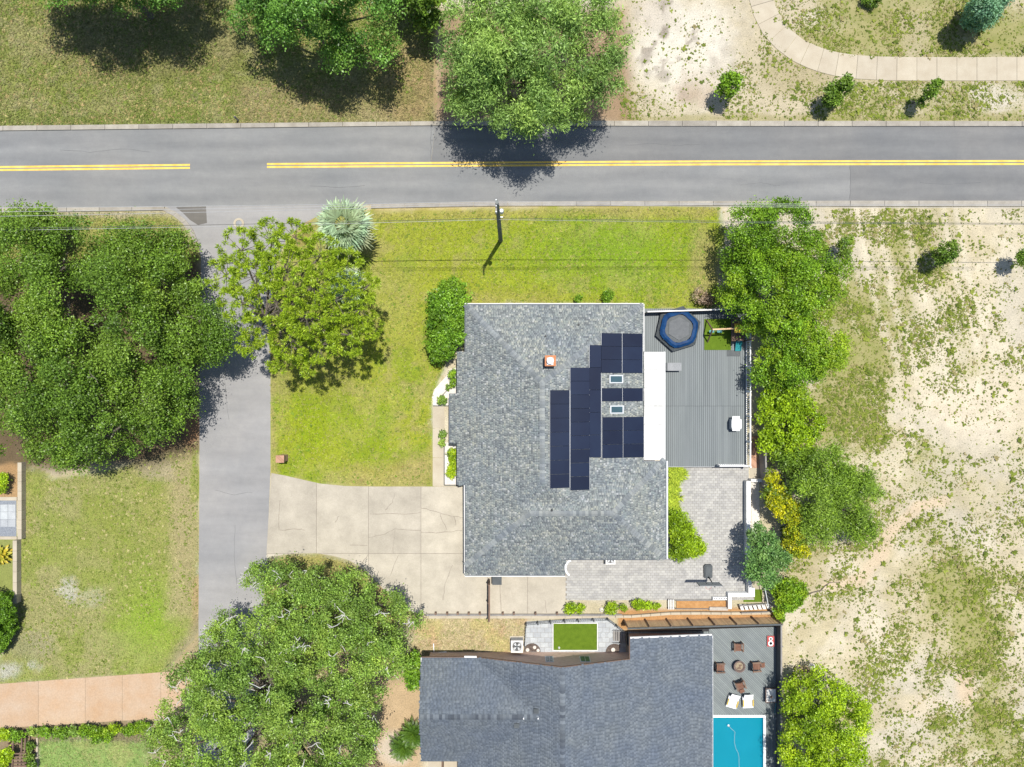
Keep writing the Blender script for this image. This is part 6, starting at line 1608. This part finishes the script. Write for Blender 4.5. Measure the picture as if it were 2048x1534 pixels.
tree('patio_tree', 'blue green small tree leaning over the south-east end of the patio', 'tree', [(1515,1065,20,2.8),(1535,1090,28,3.2),(1515,1105,26,3.2),(1525,1135,36,3.2),(1545,1120,30,3),(1500,1075,14,2.6)], M['bluegreen'], trunk=(1514,1100), L=.20, Wd=.11, cr=.42, dens=1.3, cov=1.5, tr=.09)
tree('round_bush', 'round bright green bush by the steps at the edge of the sandy lot', 'shrub', [(1578,1185,30,1.4),(1572,1195,26,1.4),(1590,1180,20,1.2)], M['mid'], tintp=.45, L=.18, Wd=.11, cr=.38, dens=1.6, cov=2.0, tr=.06)
tree('fence_shrub', 'low straggling green shrub between the steps and the privacy fence corner', 'shrub', [(1555,1222,12,.6),(1560,1236,9,.5)], M['mid'], L=.16, Wd=.1, cr=.3, tr=.03)
tree('lime_tree', 'brightest lime green spreading tree beside the pool fence, bottom right', 'tree', [(1595,1385,42,3),(1640,1390,48,3.4),(1690,1405,40,3),(1620,1440,50,3.6),(1680,1450,48,3.4),(1600,1490,42,3.2),(1660,1505,50,3.4),(1705,1500,28,2.8),(1620,1550,50,3.2),(1690,1560,45,3),(1720,1425,20,2.4)], M['lime'], tintp=.35, L=.165, Wd=.105, cr=.62, dens=.8, vert=1.0, cov=1.45, tr=.16)
for lab, lb in (('thin leggy sapling on the sand right next to the round dark tree', [(1690,495,16,1.6),(1686,515,14,1.4),(1696,480,10,1.6)]), ('dark sapling alone in the weeds of the sandy lot below the wires', [(1893,503,20,2.0),(1880,515,16,1.7),(1905,490,10,2.1)]), ('dark sapling cut by the right picture edge', [(2046,520,16,1.8),(2052,510,14,1.8)])):
    tree('lot_sapling', lab, 'tree', lb, M['oak'], group='saplings on the sandy lot', L=.18, Wd=.11, cr=.36, dens=1.0 if lb[0][0] < 1700 else 1.5, cov=1.3, tr=.04)
t = thing('root_branch', 'dark crooked dead branch lying on the sand by the round bush', 'branch', P(1640,1178))
MB().tube([P(1612,1192,.06),P(1625,1185,.08),P(1642,1181,.06),P(1650,1172,.07),P(1660,1165,.05),P(1680,1164,.05)], [.05,.045,.05,.04,.03,.02], 6).build('branch', M['bark'], t)
t = thing('pale_boulder', 'pale boulder on the sand above the lime green tree', 'stone', P(1622,1333)); MB().lathe(P(1622,1333), [(.32,0),(.34,.12),(.22,.3),(.05,.36)], 9).build('stone', M['gravel'], t)
tree('dark_scrub', 'dark leafless scrub beside the pale boulder', 'shrub', [(1608,1340,10,.4),(1625,1348,9,.4)], M['dry'], L=.16, Wd=.05, cr=.3, cov=.7, tr=.03)
# --- big pale oak at bottom left
BO = dict(L=.165, Wd=.095, cr=.62, dens=.66, vert=1.1, cov=1.45, tintp=.3, jag=.5)
tree('spreading_oak', 'big pale green oak beside the main driveway, north half of the bottom crown', 'tree', [(508,1152,20,4.4),(560,1165,48,5),(630,1165,50,5.4),(700,1180,48,5.2),(765,1210,45,4.8),(815,1230,32,4.2),(590,1220,65,6.2),(670,1230,62,6.4),(745,1265,58,6),(520,1150,30,4.2),(620,1290,70,7),(700,1310,65,6.8),(770,1310,48,5.4)], M['oak_pale'], twigs=75, tr=.34, **BO)
tree('spreading_oak', 'pale green oak over the foot of the side street, bottom left', 'tree', [(462,1228,22,4.2),(425,1275,26,4.2),(450,1265,40,4.6),(510,1270,55,6),(440,1330,50,5.4),(380,1355,40,4.6),(540,1345,70,7.2),(460,1400,70,6.8),(380,1430,60,5.8),(330,1450,40,4.6),(600,1400,70,7.2),(680,1400,65,6.8),(745,1400,42,5),(520,1470,75,7.2),(430,1500,70,6.4),(340,1510,50,5),(620,1490,75,7),(700,1490,60,6),(740,1470,34,4.4),(560,1560,80,6.6),(660,1570,70,6),(420,1580,70,5.6)], M['oak_pale'], twigs=110, tr=.38, **BO)
tree('wall_hedge', 'clipped green hedge bush at the north-west corner of the neighbour house', 'shrub', [(826,1320,18,1.5),(825,1340,18,1.5),(826,1358,16,1.3)], M['hedge'], L=.2, Wd=.12, cr=.4, dens=1.5, cov=2.0, tr=.05)
tree('purple_shrub', 'dark reddish shrub cut by the bottom edge left of the sago palms', 'shrub', [(738,1520,16,.7),(745,1538,16,.7)], M['dry'], L=.2, Wd=.08, cr=.35, cov=1.0, tr=.04)
# --- left edge
tree('globe_hedge', 'large clipped dark green globe hedge cut by the left edge', 'shrub', [(-2,1232,32,1.3),(2,1212,28,1.2),(-4,1262,30,1.2),(-25,1235,46,1.5),(-10,1285,24,1.0)], M['hedge'], L=.13, Wd=.08, cr=.4, dens=2.0, cov=2.3, tr=.1, tintp=.1, jag=.05)
tree('box_hedge', 'small bright yellow green box hedge at the left edge above the white pads', 'shrub', [(4,960,12,.6),(6,975,12,.6),(-8,968,14,.6)], M['lime'], L=.13, Wd=.08, cr=.3, dens=1.8, tr=.04)
HB = [(8,1466,17,'lime'),(36,1470,16,'hedge'),(66,1462,11,'oak_pale'),(92,1464,14,'hedge'),(122,1463,16,'hedge'),(150,1462,12,'oak_pale'),(178,1460,16,'mid'),(205,1468,20,'mid'),(232,1456,13,'lime'),(262,1458,17,'mid'),(286,1452,15,'mid')]
ordn = ['first','second','third','fourth','fifth','sixth','seventh','eighth','ninth','tenth','eleventh']
for k, (a, b, r, mt) in enumerate(HB):
    tree('border_bush', {'lime':'bright lime','hedge':'dark green','oak_pale':'sparse greyish','mid':'olive green'}[mt]+' bush, '+ordn[k]+' from the left in the row below the tan driveway', 'shrub', [(a-r*.3,b,r*.75,.6),(a+r*.35,b+2,r*.7,.55)], M[mt], group='bushes below the tan driveway', L=.17, Wd=.1, cr=.3, dens=1.3, cov=1.4, tr=.03, zmin=.08)
tree('frame_bush', 'leafy green bush left of the dark brown garden frame', 'shrub', [(14,1510,14,.6),(6,1525,12,.6)], M['lime'], L=.17, Wd=.1, cr=.3, tr=.03)
tree('frame_shrub', 'grey green shrub between the brown garden frame and the lower lawn', 'shrub', [(60,1492,9,.5),(60,1510,9,.5),(62,1528,9,.5)], M['oak'], L=.15, Wd=.09, cr=.28, tr=.03)
tree('verge_tuft', 'small leafy weed bush on the near kerb by the round dark tree', 'shrub', [(1572,405,5,.3)], M['oak'], L=.12, Wd=.08, cr=.2, tr=.02)
